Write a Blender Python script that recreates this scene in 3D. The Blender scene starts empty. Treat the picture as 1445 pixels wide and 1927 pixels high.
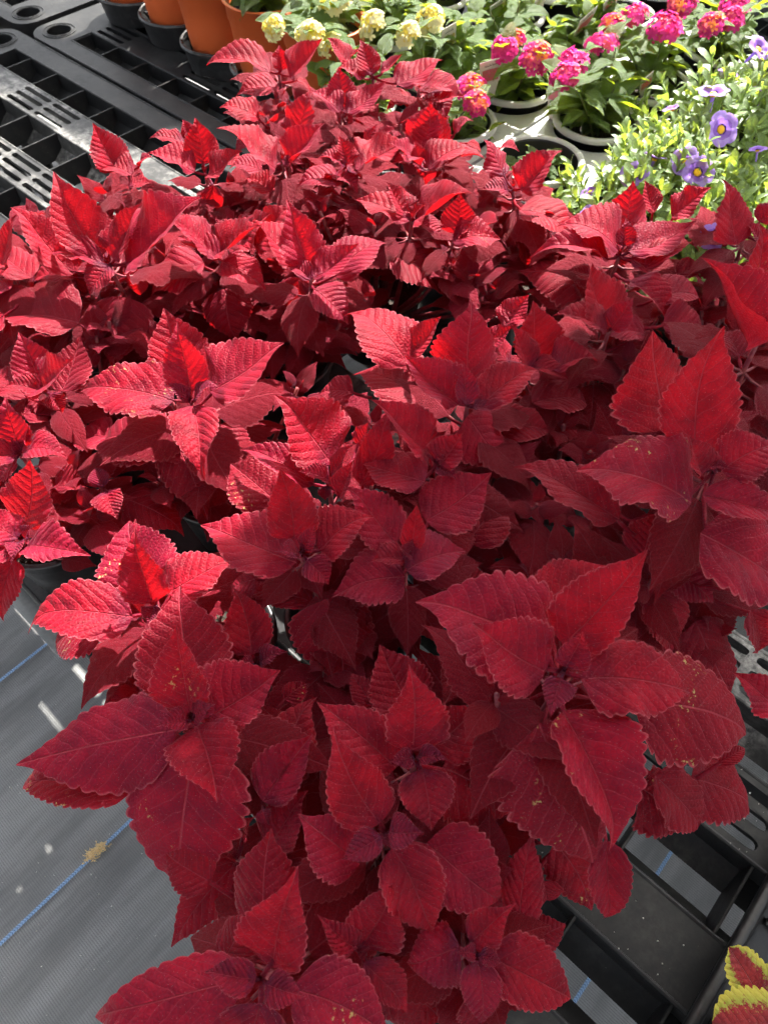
import bpy, math, random
import numpy as np
from mathutils import Vector, Matrix

SC = bpy.context.scene
COL = SC.collection
R = math.radians

# ------------------------------------------------------------------ camera
ZB = 0.72                      # bench top above the floor
HC = 0.92                      # camera above the bench top
FPX, PITCH, CX, CY = 1400.0, R(55.5), 722.5, 963.5
TH = R(-42.5)                  # direction of the bench slats
cam_d = bpy.data.cameras.new("camera")
cam = bpy.data.objects.new("camera", cam_d)
COL.objects.link(cam)
cam.location = (0, 0, ZB + HC)
cam.rotation_euler = (math.pi / 2 - PITCH, 0, 0)
cam_d.sensor_fit = 'VERTICAL'
cam_d.sensor_height = 24.0
cam_d.lens = 24.0 * FPX / 1927.0
cam_d.clip_start, cam_d.clip_end = 0.02, 200
cam_d.dof.use_dof = True
cam_d.dof.focus_distance = 0.70
cam_d.dof.aperture_fstop = 9.0
SC.camera = cam

# ------------------------------------------------------------------ sky and sun
SUN_EL, SUN_AZ = R(44), R(25)   # azimuth measured from +Y towards +X
w = bpy.data.worlds.new("World")
SC.world = w
w.use_nodes = True
nt = w.node_tree
sky = nt.nodes.new("ShaderNodeTexSky")
sky.sky_type = 'NISHITA'
sky.sun_disc = False
sky.sun_elevation = SUN_EL
sky.sun_rotation = SUN_AZ
sky.air_density, sky.dust_density, sky.ozone_density = 1.0, 3.0, 1.0
hs = nt.nodes.new("ShaderNodeHueSaturation")          # the phone's white balance is set for the shade
hs.inputs["Saturation"].default_value = 0.25
nt.links.new(sky.outputs[0], hs.inputs["Color"])
nt.links.new(hs.outputs[0], nt.nodes["Background"].inputs[0])
nt.nodes["Background"].inputs[1].default_value = 0.066
sun_d = bpy.data.lights.new("sun", 'SUN')
sun_d.energy = 4.4
sun_d.angle = R(0.55)
sun_d.color = (1.0, 0.95, 0.87)
sun = bpy.data.objects.new("sun", sun_d)
COL.objects.link(sun)
sun.rotation_euler = (math.pi / 2 - SUN_EL, 0, math.pi - SUN_AZ)
SUNV = Vector((math.sin(SUN_AZ) * math.cos(SUN_EL), math.cos(SUN_AZ) * math.cos(SUN_EL), math.sin(SUN_EL)))
sun.rotation_euler = SUNV.to_track_quat('Z', 'Y').to_euler()

SC.view_settings.view_transform = 'Standard'
SC.view_settings.look = 'None'
SC.view_settings.exposure = 2.4
SC.view_settings.gamma = 1.0
SC.view_settings.use_curve_mapping = False
SC.render.engine = 'CYCLES'
SC.cycles.use_denoising = True
SC.cycles.use_adaptive_sampling = True
SC.cycles.adaptive_threshold = 0.05
SC.cycles.adaptive_min_samples = 12
SC.cycles.caustics_reflective = SC.cycles.caustics_refractive = False
SC.cycles.max_bounces = 4
SC.cycles.diffuse_bounces = 1
SC.cycles.transparent_max_bounces = 4

# ------------------------------------------------------------------ helpers
def ray(px, py):
    x = (px - CX) / FPX; y = -(py - CY) / FPX
    cp, sp = math.cos(PITCH), math.sin(PITCH)
    return np.array([x, cp + y * sp, -sp + y * cp])
def at(px, py, z):             # world point of a photo pixel at height z above the bench top
    d = ray(px, py); t = (z - HC) / d[2]
    return np.array([0, 0, ZB + HC]) + d * t
def proj(p):
    cp, sp = math.cos(PITCH), math.sin(PITCH)
    x, y, z = p[0], p[1], p[2] - ZB - HC
    d = y * cp - z * sp
    return np.array([CX + FPX * x / d, CY - FPX * (y * sp + z * cp) / d])
def depth(p):
    return p[1] * math.cos(PITCH) - (p[2] - ZB - HC) * math.sin(PITCH)
CT, ST = math.cos(TH), math.sin(TH)
def uvw(u, v, z=0.0):          # bench coordinates to world
    return np.array([u * CT - v * ST, u * ST + v * CT, ZB + z])

def mesh(name, verts, faces, mat=None, smooth=False, uvs=None):
    m = bpy.data.meshes.new(name)
    m.from_pydata([tuple(map(float, v)) for v in verts], [], faces)
    if mat is not None:
        for mm in (mat if isinstance(mat, (list, tuple)) else [mat]):
            m.materials.append(mm)
    if smooth:
        m.polygons.foreach_set("use_smooth", [True] * len(m.polygons))
    if uvs:
        li = np.zeros(len(m.loops), dtype=np.int32)
        m.loops.foreach_get("vertex_index", li)
        for k, a in uvs.items():
            l = m.uv_layers.new(name=k)
            l.data.foreach_set("uv", np.asarray(a, dtype=np.float32)[li].ravel())
    m.update()
    return m
def link(name, data, parent=None, loc=(0, 0, 0), rot=None):
    o = bpy.data.objects.new(name, data)
    COL.objects.link(o)
    o.location = loc
    if rot is not None:
        o.rotation_euler = rot
    if parent is not None:
        o.parent = parent
    return o
def thing(name, label, cat, loc=(0, 0, 0), rotz=0.0, group=None):
    o = link(name, None, None, loc, (0, 0, rotz))
    o.empty_display_size = 0.05
    return tag(o, label, cat, group)
def tag(o, label, cat, group=None):
    o["label"] = label; o["category"] = cat
    if group: o["group"] = group
    return o

class MB:
    """collects shapes into one mesh"""
    def __init__(s): s.v = []; s.f = []; s.mi = []
    def add(s, verts, faces, mi=0):
        b = len(s.v); s.v += [tuple(map(float, p)) for p in verts]
        for f in faces: s.f.append(tuple(i + b for i in f)); s.mi.append(mi)
    def box(s, x0, x1, y0, y1, z0, z1, mi=0, bev=0.0):
        if bev <= 0:
            v = [(x, y, z) for z in (z0, z1) for y in (y0, y1) for x in (x0, x1)]
            s.add(v, [(0, 2, 3, 1), (4, 5, 7, 6), (0, 1, 5, 4), (2, 6, 7, 3), (0, 4, 6, 2), (1, 3, 7, 5)], mi)
        else:
            b = bev
            rings = [(0, z0), (0, z1 - b), (b, z1)]
            v = []
            for (i, z) in rings:
                v += [(x0 + i, y0 + i, z), (x1 - i, y0 + i, z), (x1 - i, y1 - i, z), (x0 + i, y1 - i, z)]
            f = [(3, 2, 1, 0), (8, 9, 10, 11)]
            for k in range(2):
                for j in range(4):
                    a = k * 4 + j; c = k * 4 + (j + 1) % 4
                    f.append((a, c, c + 4, a + 4))
            s.add(v, f, mi)
    def tube(s, pts, rads, n=6, mi=0, cap=True):
        pts = [Vector(p) for p in pts]
        if not hasattr(rads, '__len__'): rads = [rads] * len(pts)
        v = []; prev = None
        for i, p in enumerate(pts):
            d = (pts[min(i + 1, len(pts) - 1)] - pts[max(i - 1, 0)]).normalized()
            if prev is None:
                a = d.orthogonal().normalized()
            else:
                a = (prev - d * prev.dot(d)).normalized()
            prev = a; b = d.cross(a)
            for k in range(n):
                t = 2 * math.pi * k / n
                v.append(p + (a * math.cos(t) + b * math.sin(t)) * rads[i])
        f = []
        for i in range(len(pts) - 1):
            for k in range(n):
                f.append((i * n + k, i * n + (k + 1) % n, (i + 1) * n + (k + 1) % n, (i + 1) * n + k))
        if cap:
            f.append(tuple(range(n - 1, -1, -1))); f.append(tuple((len(pts) - 1) * n + k for k in range(n)))
        s.add(v, f, mi)
    def lathe(s, prof, n=32, mi=0, c=(0, 0)):
        v = []
        for r, z in prof:
            for k in range(n):
                t = 2 * math.pi * k / n
                v.append((c[0] + r * math.cos(t), c[1] + r * math.sin(t), z))
        f = []
        for i in range(len(prof) - 1):
            for k in range(n):
                f.append((i * n + k, i * n + (k + 1) % n, (i + 1) * n + (k + 1) % n, (i + 1) * n + k))
        s.add(v, f, mi)
    def plate_hole(s, outer, inner, z, zb, mi=0):
        """flat plate between two closed loops of the same length, with walls down to zb"""
        n = len(outer)
        v = [(x, y, z) for x, y in outer] + [(x, y, z) for x, y in inner] + [(x, y, zb) for x, y in inner] + [(x, y, zb) for x, y in outer]
        f = []
        for k in range(n):
            j = (k + 1) % n
            f += [(k, j, n + j, n + k), (n + k, n + j, 2 * n + j, 2 * n + k), (j, k, 3 * n + k, 3 * n + j)]
        s.add(v, f, mi)
    def build(s, name, mat, parent=None, smooth=False, loc=(0, 0, 0), rot=None, uvs=None):
        m = mesh(name, s.v, s.f, mat, smooth, uvs)
        if any(s.mi): m.polygons.foreach_set("material_index", s.mi)
        return link(name, m, parent, loc, rot)

def rect_loop(x0, x1, y0, y1, n):
    """n points on a rectangle ordered by angle, matching a circle or stadium inside"""
    out = []
    cx, cy, hx, hy = (x0 + x1) / 2, (y0 + y1) / 2, (x1 - x0) / 2, (y1 - y0) / 2
    ca = math.atan2(hy, hx)
    angs = [2 * math.pi * (k + .5) / n for k in range(n)]
    for c in (ca, math.pi - ca, math.pi + ca, 2 * math.pi - ca):
        i = min(range(n), key=lambda q: abs(angs[q] - c)); angs[i] = c
    for a in angs:
        dx, dy = math.cos(a), math.sin(a)
        t = min(hx / abs(dx) if abs(dx) > 1e-9 else 9e9, hy / abs(dy) if abs(dy) > 1e-9 else 9e9)
        out.append((cx + dx * t, cy + dy * t))
    return out, angs

# ------------------------------------------------------------------ node helpers
def new_mat(name):
    m = bpy.data.materials.new(name); m.use_nodes = True
    nt = m.node_tree; nt.nodes.clear()
    return m, nt
class NT:
    def __init__(s, nt, dim='3D'): s.nt = nt; s.dim = dim
    def n(s, typ, **kw):
        nd = s.nt.nodes.new("ShaderNode" + typ)
        ins = kw.pop('ins', {})
        for k, v in kw.items(): setattr(nd, k, v)
        for k, v in ins.items(): s.set(nd, k, v)
        return nd
    def set(s, nd, k, v):
        i = nd.inputs[k]
        if isinstance(v, bpy.types.NodeSocket): s.nt.links.new(v, i)
        elif isinstance(v, (tuple, list)) and len(v) == 3 and i.type == 'RGBA': i.default_value = (*v, 1)
        else: i.default_value = v
    def m(s, op, a, b=None, c=None, clamp=False):
        nd = s.nt.nodes.new("ShaderNodeMath"); nd.operation = op; nd.use_clamp = clamp
        for i, x in enumerate((a, b, c)):
            if x is not None: s.set(nd, i, x)
        return nd.outputs[0]
    def mix(s, f, a, b, mode='MIX'):
        nd = s.nt.nodes.new("ShaderNodeMix"); nd.data_type = 'RGBA'; nd.blend_type = mode
        for i, x in ((0, f), (6, a), (7, b)): s.set(nd, i, x)
        return nd.outputs[2]
    def ramp(s, f, lo, hi, a=0.0, b=1.0):
        nd = s.nt.nodes.new("ShaderNodeMapRange"); nd.interpolation_type = 'SMOOTHSTEP'
        for i, x in enumerate((f, lo, hi, a, b)): s.set(nd, i, x)
        return nd.outputs[0]
    def noise(s, vec, scale, detail=2.0, rough=.5, dim=None):
        dim = dim or s.dim
        nd = s.nt.nodes.new("ShaderNodeTexNoise"); nd.noise_dimensions = dim
        if vec is not None: s.set(nd, "Vector", vec)
        s.set(nd, "Scale", scale); s.set(nd, "Detail", detail); s.set(nd, "Roughness", rough)
        return nd.outputs[0]
    def vor(s, vec, scale, feature='F1', out=0, rnd=1.0):
        nd = s.nt.nodes.new("ShaderNodeTexVoronoi"); nd.feature = feature; nd.voronoi_dimensions = s.dim
        if vec is not None: s.set(nd, "Vector", vec)
        s.set(nd, "Scale", scale); s.set(nd, "Randomness", rnd)
        return nd.outputs[out]
    def bump(s, h, strength, dist, normal=None):
        nd = s.nt.nodes.new("ShaderNodeBump")
        s.set(nd, "Height", h); s.set(nd, "Strength", strength); s.set(nd, "Distance", dist)
        if normal is not None: s.set(nd, "Normal", normal)
        return nd.outputs[0]
    def out(s, sh):
        o = s.nt.nodes.new("ShaderNodeOutputMaterial"); s.nt.links.new(sh, o.inputs[0])

def plastic(name, col, rough=.42, dust=.25, dustcol=(.16, .155, .145), spec=.5, scratch=True):
    m, nt = new_mat(name); N = NT(nt)
    tc = N.n("TexCoord").outputs["Object"]
    d1 = N.noise(tc, 9, 5, .65); d2 = N.noise(tc, 70, 4, .7)
    dd = N.m('MULTIPLY', N.ramp(d1, .38, .72), N.ramp(d2, .3, .75))
    geo = N.n("NewGeometry")
    up = N.n("SeparateXYZ", ins={0: geo.outputs["Normal"]}).outputs[2]
    dd = N.m('MULTIPLY', dd, N.ramp(up, -.2, .9, .25, 1.0))
    dots = N.ramp(N.vor(tc, 160), .07, .11, 1, 0)
    dots = N.m('MULTIPLY', dots, N.ramp(N.noise(tc, 30, 2), .6, .66))
    c = N.mix(N.m('MULTIPLY', dd, dust), (*col, 1), (*dustcol, 1))
    c = N.mix(N.m('MULTIPLY', dots, .5), c, (.45, .43, .38, 1))
    r = N.m('ADD', rough, N.m('MULTIPLY', N.m('SUBTRACT', d2, .5), .35), clamp=True)
    h = N.m('ADD', N.noise(tc, 420, 2), N.m('MULTIPLY', d2, .8))
    p = N.n("BsdfPrincipled", ins={"Base Color": c, "Roughness": r, "Specular IOR Level": spec, "Normal": N.bump(h, .18, .0006)})
    N.out(p.outputs[0])
    return m

def leaf_material(name, top, deep, under, trans, edge, vein, trans_f=.32, sheen=.25, sheen_t=(1, .75, .78), young=(.06, .008, .03), nveins=8.0, bump=.6, damage=(.58, .44, .17), rim_w=.945, variegated=None, rough=.55, quilt=230, spec=.3, scars=False, plum=None):
    m, nt = new_mat(name); N = NT(nt, '2D')
    uv = N.n("UVMap", uv_map="leaf").outputs[0]
    ax = N.n("UVMap", uv_map="aux").outputs[0]
    su = N.n("SeparateXYZ", ins={0: uv}); s_, yn = su.outputs[0], su.outputs[1]
    sa = N.n("SeparateXYZ", ins={0: ax}); t_ = sa.outputs[0]
    a = N.m('ABSOLUTE', yn)
    tc = N.n("TexCoord").outputs["Object"]
    oi = N.n("ObjectInfo"); rnd = oi.outputs["Random"]
    tcr = N.n("VectorMath", operation='ADD', ins={0: tc, 1: N.n("CombineXYZ", ins={0: rnd, 1: N.m('MULTIPLY', rnd, 7.3), 2: N.m('MULTIPLY', rnd, 3.1)}).outputs[0]}).outputs[0]
    warp = N.m('MULTIPLY', N.m('SUBTRACT', N.noise(tcr, 60, 1), .5), .05)
    phi = N.m('SUBTRACT', N.m('ADD', s_, warp), N.m('MULTIPLY', a, N.m('ADD', .26, N.m('MULTIPLY', a, .1))))
    ph = N.m('ADD', N.m('MULTIPLY', phi, nveins), N.m('MULTIPLY', N.m('GREATER_THAN', yn, 0.0), .45))
    fr = N.m('FRACT', N.m('ADD', ph, 20.0))
    tri = N.m('MULTIPLY', N.m('ABSOLUTE', N.m('SUBTRACT', fr, .5)), 2.0)      # 1 on a vein, 0 between
    side = N.ramp(tri, .86, .99)
    mid = N.ramp(a, .006, .028, 1, 0)
    veins = N.m('MAXIMUM', N.m('MULTIPLY', side, .5), mid)
    ret = N.vor(tcr, quilt, 'DISTANCE_TO_EDGE')                               # net of small veins
    net = N.ramp(ret, 0.0, .16, 1, 0)
    n1 = N.noise(tcr, 45, 2); n3 = N.noise(tcr, 14, 1)
    c = N.mix(N.ramp(n1, .3, .75), (*top, 1), (*deep, 1))
    c = N.mix(N.m('MULTIPLY', N.ramp(n3, .35, .7), .35), c, (*deep, 1))
    yg = N.n("Attribute", attribute_type='OBJECT', attribute_name='young').outputs["Fac"]
    dm = N.n("Attribute", attribute_type='OBJECT', attribute_name='dmg').outputs["Fac"]
    ol = N.n("Attribute", attribute_type='OBJECT', attribute_name='old_shaded').outputs["Fac"]
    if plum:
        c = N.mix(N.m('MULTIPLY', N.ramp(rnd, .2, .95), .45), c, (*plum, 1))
    c = N.mix(N.m('MULTIPLY', ol, .8), c, (*deep, 1))  # lower leaves: duller with age, and canopy shade put into the colour
    if variegated:
        e2 = N.m('ADD', t_, N.m('MULTIPLY', N.m('SUBTRACT', N.noise(tcr, 200, 4, .7), .5), .9))
        e2 = N.m('ADD', e2, N.m('MULTIPLY', side, -.12))
        spots = N.m('MULTIPLY', N.m('MULTIPLY', N.ramp(N.vor(tcr, 260), .12, .2, 1, 0), N.ramp(t_, .3, .6)), .7)
        f = N.m('MAXIMUM', N.ramp(e2, .50, .68), spots)
        c = N.mix(f, c, N.mix(N.ramp(t_, .6, .95), (*variegated[0], 1), (*variegated[1], 1)))
    cen = N.m('MULTIPLY', N.ramp(s_, .0, .36, 1, 0), N.m('ADD', .15, N.m('MULTIPLY', yg, 1.3)), clamp=True)
    cen = N.m('MAXIMUM', cen, N.m('MULTIPLY', N.m('POWER', yg, 2.0), .6))
    c = N.mix(cen, c, (*young, 1))
    c = N.mix(N.m('MULTIPLY', veins, .75), c, (*vein, 1))
    c = N.mix(N.m('MULTIPLY', net, .10), c, (*vein, 1))
    rim = N.ramp(t_, rim_w, .995)
    c = N.mix(N.m('MULTIPLY', rim, .5), c, (*edge, 1))
    # dust specks and feeding scars
    vd = N.n("TexVoronoi", voronoi_dimensions='2D', ins={"Vector": tcr, "Scale": 330.0})
    dots = N.m('MULTIPLY', N.ramp(vd.outputs["Distance"], .05, .1, 1, 0), N.m('GREATER_THAN', N.n("SeparateColor", ins={0: vd.outputs["Color"]}).outputs[0], .72))
    c = N.mix(N.m('MULTIPLY', dots, .45), c, (.62, .42, .38, 1))
    if scars:
        sc = N.m('MULTIPLY', N.ramp(N.noise(tcr, 230, 2, .6), .62, .70), N.ramp(N.noise(tcr, 34, 1), .61, .69))
        c = N.mix(N.m('MULTIPLY', sc, dm), c, (*damage, 1))
    back = N.n("NewGeometry").outputs["Backfacing"]
    cb = N.mix(N.m('MULTIPLY', veins, .5), (*under, 1), (*vein, 1))
    c = N.mix(back, c, cb)
    quil = N.m('SUBTRACT', N.m('POWER', N.m('SUBTRACT', 1.0, tri), .45), N.m('MULTIPLY', mid, 1.2))
    h = N.m('ADD', N.m('MULTIPLY', quil, .7), N.m('MULTIPLY', N.ramp(ret, 0, .45), .24))
    nor = N.bump(h, bump, .0017)
    p = N.n("BsdfPrincipled", ins={"Base Color": c, "Roughness": rough, "Specular IOR Level": spec, "Sheen Weight": sheen, "Sheen Roughness": .45, "Sheen Tint": sheen_t, "Normal": nor})
    tcol = N.mix(N.m('MULTIPLY', N.m('MAXIMUM', veins, N.m('MULTIPLY', net, .75)), .85), N.mix(N.ramp(n1, .3, .7), (*trans, 1), (trans[0] * .7, trans[1] * .6, trans[2] * .6, 1)), (trans[0] * .25, trans[1] * .2, trans[2] * .2, 1))
    if variegated: tcol = N.mix(f, tcol, (.5, .5, .02, 1))
    tr = N.n("BsdfTranslucent", ins={"Color": tcol, "Normal": nor})
    ms = N.n("MixShader", ins={0: trans_f})
    nt.links.new(p.outputs[0], ms.inputs[1]); nt.links.new(tr.outputs[0], ms.inputs[2])
    N.out(ms.outputs[0])
    return m

def simple(name, col, rough=.6, noise=None, col2=None, spec=.3, scale=60, bump=0.0, trans=None, sheen=0.0):
    m, nt = new_mat(name); N = NT(nt)
    tc = N.n("TexCoord").outputs["Object"]
    n = N.noise(tc, scale, 4, .6)
    c = N.mix(N.ramp(n, .35, .68), (*col, 1), (*(col2 or [x * .7 for x in col]), 1))
    ins = {"Base Color": c, "Roughness": rough, "Specular IOR Level": spec, "Sheen Weight": sheen}
    if bump: ins["Normal"] = N.bump(n, bump, .003)
    p = N.n("BsdfPrincipled", ins=ins)
    sh = p.outputs[0]
    if trans:
        tr = N.n("BsdfTranslucent", ins={"Color": (*trans, 1)})
        ms = N.n("MixShader", ins={0: .4}); nt.links.new(sh, ms.inputs[1]); nt.links.new(tr.outputs[0], ms.inputs[2]); sh = ms.outputs[0]
    N.out(sh)
    return m
# ------------------------------------------------------------------ materials
M_BENCH = plastic("bench_plastic", (.012, .0125, .0135), .48, .5, (.11, .108, .10), .3)
M_SUNLIT = plastic("sunlit_bench_plastic", (.03, .03, .03), .5, 1.0, (.50, .49, .46), .35)  # bench plastic with the whitening of direct sun put into its colour
M_POT = plastic("black_pot_plastic", (.010, .010, .011), .36, .25)
M_GLARE = plastic("sun_glare_plastic", (.46, .46, .44), .32, .4, (.36, .35, .33), .6)  # black plastic coloured pale: sun glare painted into tray deck and pot rims
M_TRAY = plastic("tray_plastic", (.016, .016, .017), .36, .6, (.2, .2, .19))
M_TERRA = plastic("terracotta_plastic", (.60, .115, .03), .5, .12, (.5, .24, .13), .35)
M_METAL = simple("galvanised_steel", (.42, .43, .44), .4, col2=(.33, .34, .35), spec=.5)

def fabric_material():
    m, nt = new_mat("ground_fabric"); N = NT(nt)
    tc = N.n("TexCoord").outputs["Object"]
    sx = N.n("SeparateXYZ", ins={0: tc}); x, y = sx.outputs[0], sx.outputs[1]
    # flat tape weave: bands along x and y
    wx = N.m('SINE', N.m('MULTIPLY', x, 2 * math.pi / .0042)); wy = N.m('SINE', N.m('MULTIPLY', y, 2 * math.pi / .0046))
    weave = N.m('MULTIPLY', wx, wy)
    ridge = N.m('ADD', N.m('MULTIPLY', wy, .6), N.m('MULTIPLY', weave, .4))
    mp = N.n("Mapping", ins={0: tc, 3: (14.0, 2.2, 1)}).outputs[0]
    st = N.noise(mp, 1.0, 5, .6)                                            # long creases in the cloth
    mp2 = N.n("Mapping", ins={0: tc, 3: (55.0, 5.0, 1)}).outputs[0]
    st2 = N.noise(mp2, 1.0, 3, .6)
    dirt = N.noise(tc, 5, 5, .6)
    c = N.mix(N.ramp(st, .3, .7), (.15, .152, .152, 1), (.31, .312, .31, 1))
    c = N.mix(N.m('MULTIPLY', N.ramp(dirt, .35, .75), .4), c, (.31, .305, .29, 1))
    c = N.mix(N.m('MULTIPLY', N.ramp(wy, .0, -.95), .6), c, (.12, .122, .124, 1))
    dots = N.m('MULTIPLY', N.ramp(N.vor(tc, 45), .04, .06, 1, 0), N.ramp(N.noise(tc, 9, 2), .55, .62))
    c = N.mix(dots, c, (.42, .38, .30, 1))
    h = N.m('ADD', N.m('MULTIPLY', ridge, .12), N.m('MULTIPLY', st, 2.2))
    h = N.m('ADD', h, N.m('MULTIPLY', st2, .8))
    p = N.n("BsdfPrincipled", ins={"Base Color": c, "Roughness": .62, "Specular IOR Level": .4, "Normal": N.bump(h, .55, .004)})
    N.out(p.outputs[0])
    return m
M_FAB = fabric_material()
def thread_material():
    m, nt = new_mat("blue_thread"); N = NT(nt)
    tc = N.n("TexCoord").outputs["Object"]
    sx = N.n("SeparateXYZ", ins={0: tc}); x, y = sx.outputs[0], sx.outputs[1]
    d = N.m('SINE', N.m('ADD', N.m('MULTIPLY', y, 2 * math.pi / .0055), N.m('MULTIPLY', N.m('ABSOLUTE', x), 900.0)))
    c = N.mix(N.ramp(d, -.3, .5), (.14, .25, .44, 1), (.30, .46, .70, 1))
    p = N.n("BsdfPrincipled", ins={"Base Color": c, "Roughness": .5, "Normal": N.bump(d, .5, .001)})
    N.out(p.outputs[0]); return m
M_BLUE = thread_material()

# ------------------------------------------------------------------ floor (ground cover fabric)
def build_floor():
    # one sheet to the horizon; the near part is a fine grid with soft wrinkles
    rng = np.random.RandomState(4)
    n = 90
    g = np.linspace(-2.6, 2.6, n)
    X, Y = np.meshgrid(g, g)
    Z = np.zeros_like(X)
    for i in range(26):
        kx = rng.uniform(6, 30); ky = rng.uniform(-2.5, 2.5); p = rng.uniform(0, 6.28)
        Z += rng.uniform(.0004, .0016) * np.sin(kx * X + ky * Y + p) * (6 / kx) ** .3
    fade = np.clip((2.6 - np.maximum(abs(X), abs(Y))) / .4, 0, 1)
    Z = Z * fade - .006
    verts = np.stack([X, Y, Z], -1).reshape(-1, 3).tolist()
    faces = [(j * n + i, j * n + i + 1, (j + 1) * n + i + 1, (j + 1) * n + i) for j in range(n - 1) for i in range(n - 1)]
    b = len(verts); z0 = -.006
    for x, y in ((-60, -60), (60, -60), (60, 60), (-60, 60)): verts.append((x, y, z0))
    c = [0, n - 1, n * n - 1, n * (n - 1)]
    edges = [list(range(0, n)), [k * n + n - 1 for k in range(n)], list(range(n * n - 1, n * (n - 1) - 1, -1)), [k * n for k in range(n - 1, -1, -1)]]
    for k in range(4):
        o0, o1 = b + k, b + (k + 1) % 4
        faces.append(tuple([o0, o1] + edges[k][::-1]))
    o = link("ground", mesh("ground", verts, faces, M_FAB, True), None, (0, 0, 0), (0, 0, TH))
    o["kind"] = "structure"
    o["label"] = "grey woven ground cover fabric under the benches"
    for u in (-1.56, -1.093, -.622, .2347, .70):
        mb = MB()
        w_ = .0036
        ys = np.linspace(-2.4, 2.4, 60)
        mb.add([(sx * w_ + .0012 * math.sin(y * 3), y, .0045 + (.0006 if sx == 0 else 0)) for y in ys for sx in (-1, 0, 1)],
               [(3 * i + k, 3 * i + k + 1, 3 * i + k + 4, 3 * i + k + 3) for i in range(59) for k in (0, 1)])
        t = mb.build("tracer_thread", M_BLUE, o, True, (u, 0, 0))
    return o
GROUND = build_floor()

# ------------------------------------------------------------------ bench panels
PIT = .1197
def slot_loop(x0, x1, y0, y1, n):
    """stadium outline, ordered like rect_loop"""
    r = (y1 - y0) / 2; cx = (x0 + x1) / 2; cy = (y0 + y1) / 2; L = (x1 - x0) / 2 - r
    pts = []
    for k in range(n):
        a = 2 * math.pi * (k + .5) / n
        pts.append((cx + (L if math.cos(a) > 0 else -L) + r * math.cos(a), cy + r * math.sin(a)))
    return pts
def make_slat(parent, u0, u1, v0, v1, slotted, lo=True, hi=True, mat=None):
    """one long bar of the bench top: plates with or without slots, side walls and inner ledges"""
    mb = MB()
    n0 = math.ceil((u0 - .209) / PIT - 1e-6); n1 = math.floor((u1 - .209) / PIT + 1e-6)
    cuts = [u0] + [.209 + PIT * k for k in range(n0, n1 + 1) if u0 + .01 < .209 + PIT * k < u1 - .01] + [u1]
    runs = []; k = 0
    for a, b in zip(cuts[:-1], cuts[1:]):
        idx = round((a - .209) / PIT)
        if slotted(idx) and b - a > .1:
            w = (v1 - v0 - .012) / 3
            mb.box(a, b, v0, v0 + .006, -.005, 0); mb.box(a, b, v1 - .006, v1, -.005, 0)
            for q in range(3):
                y0 = v0 + .006 + q * w
                ol, an = rect_loop(a, b, y0, y0 + w, 12)
                mb.plate_hole(ol, slot_loop(a + .006, b - .006, y0 + w * .24, y0 + w * .76, 12), 0, -.008)
        else:
            mb.box(a, b, v0, v1, -.005, 0)
    # crowned edges, side walls and the ledges in the cells
    for v, sgn, on in ((v0, 1, lo), (v1, -1, hi)):
        mb.box(u0, u1, min(v, v + sgn * .004), max(v, v + sgn * .004), -.058, -.004)
        mb.tube([(u0, v + sgn * .0025, -.0015), (u1, v + sgn * .0025, -.0015)], .0032, 8)
        if on:
            mb.add([(u0, v, -.036), (u1, v, -.036), (u1, v - sgn * .028, -.058), (u0, v - sgn * .028, -.058)], [(0, 1, 2, 3) if sgn < 0 else (3, 2, 1, 0)])
    return mb.build("slat", mat or M_BENCH, parent)
def end_piece(parent, ue, sgn, v0, v1):
    """end bar with round pin sockets in both corners; ue = outer end, sgn = direction inward"""
    mb = MB(); wd = .135; rc = .055
    for vc, vs in ((v0, 1), (v1, -1)):
        n = 40
        ol, an = rect_loop(0, wd, 0, .13, n)
        # round the outer corner
        o2 = []
        for x, y in ol:
            if x < rc and y < rc:
                dx, dy = x - rc, y - rc; d = math.hypot(dx, dy); k = rc / d if d > rc else 1
                x, y = rc + dx * k, rc + dy * k
            o2.append((x, y))
        c = (.064, .064); r = .034
        inn = [(c[0] + r * math.cos(a), c[1] + r * math.sin(a)) for a in [2 * math.pi * (k + .5) / n for k in range(n)]]
        T = lambda p: (ue + sgn * p[0], vc + vs * p[1])
        ol2, in2 = [T(p) for p in o2], [T(p) for p in inn]
        if sgn * vs < 0: ol2, in2 = ol2[::-1], in2[::-1]
        mb.plate_hole(ol2, in2, 0, -.058)
        cw = T(c)
        for rr in (.043, .034):
            mb.lathe([(rr + .0022, -.0005), (rr + .0012, .0022), (rr - .0012, .0022), (rr - .0022, -.0005)], 40, 0, cw)
    a, b = sorted((ue, ue + sgn * wd))
    mb.box(a, b, v0 + .13, v1 - .13, -.058, 0)
    return mb.build("end_bar", M_BENCH, parent)
DIV = {}
def divider(parent, u, v0, v1):
    key = round(v1 - v0, 4)
    if key not in DIV:
        mb = MB(); mb.box(-.0018, .0018, -(v1 - v0) / 2 - .0005, (v1 - v0) / 2 + .0005, -.058, -.002, 0, .0008)
        m = mesh("cell_divider", mb.v, mb.f, M_BENCH); DIV[key] = m
    return link("cell_divider", DIV[key], parent, (u, (v0 + v1) / 2, 0))
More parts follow.
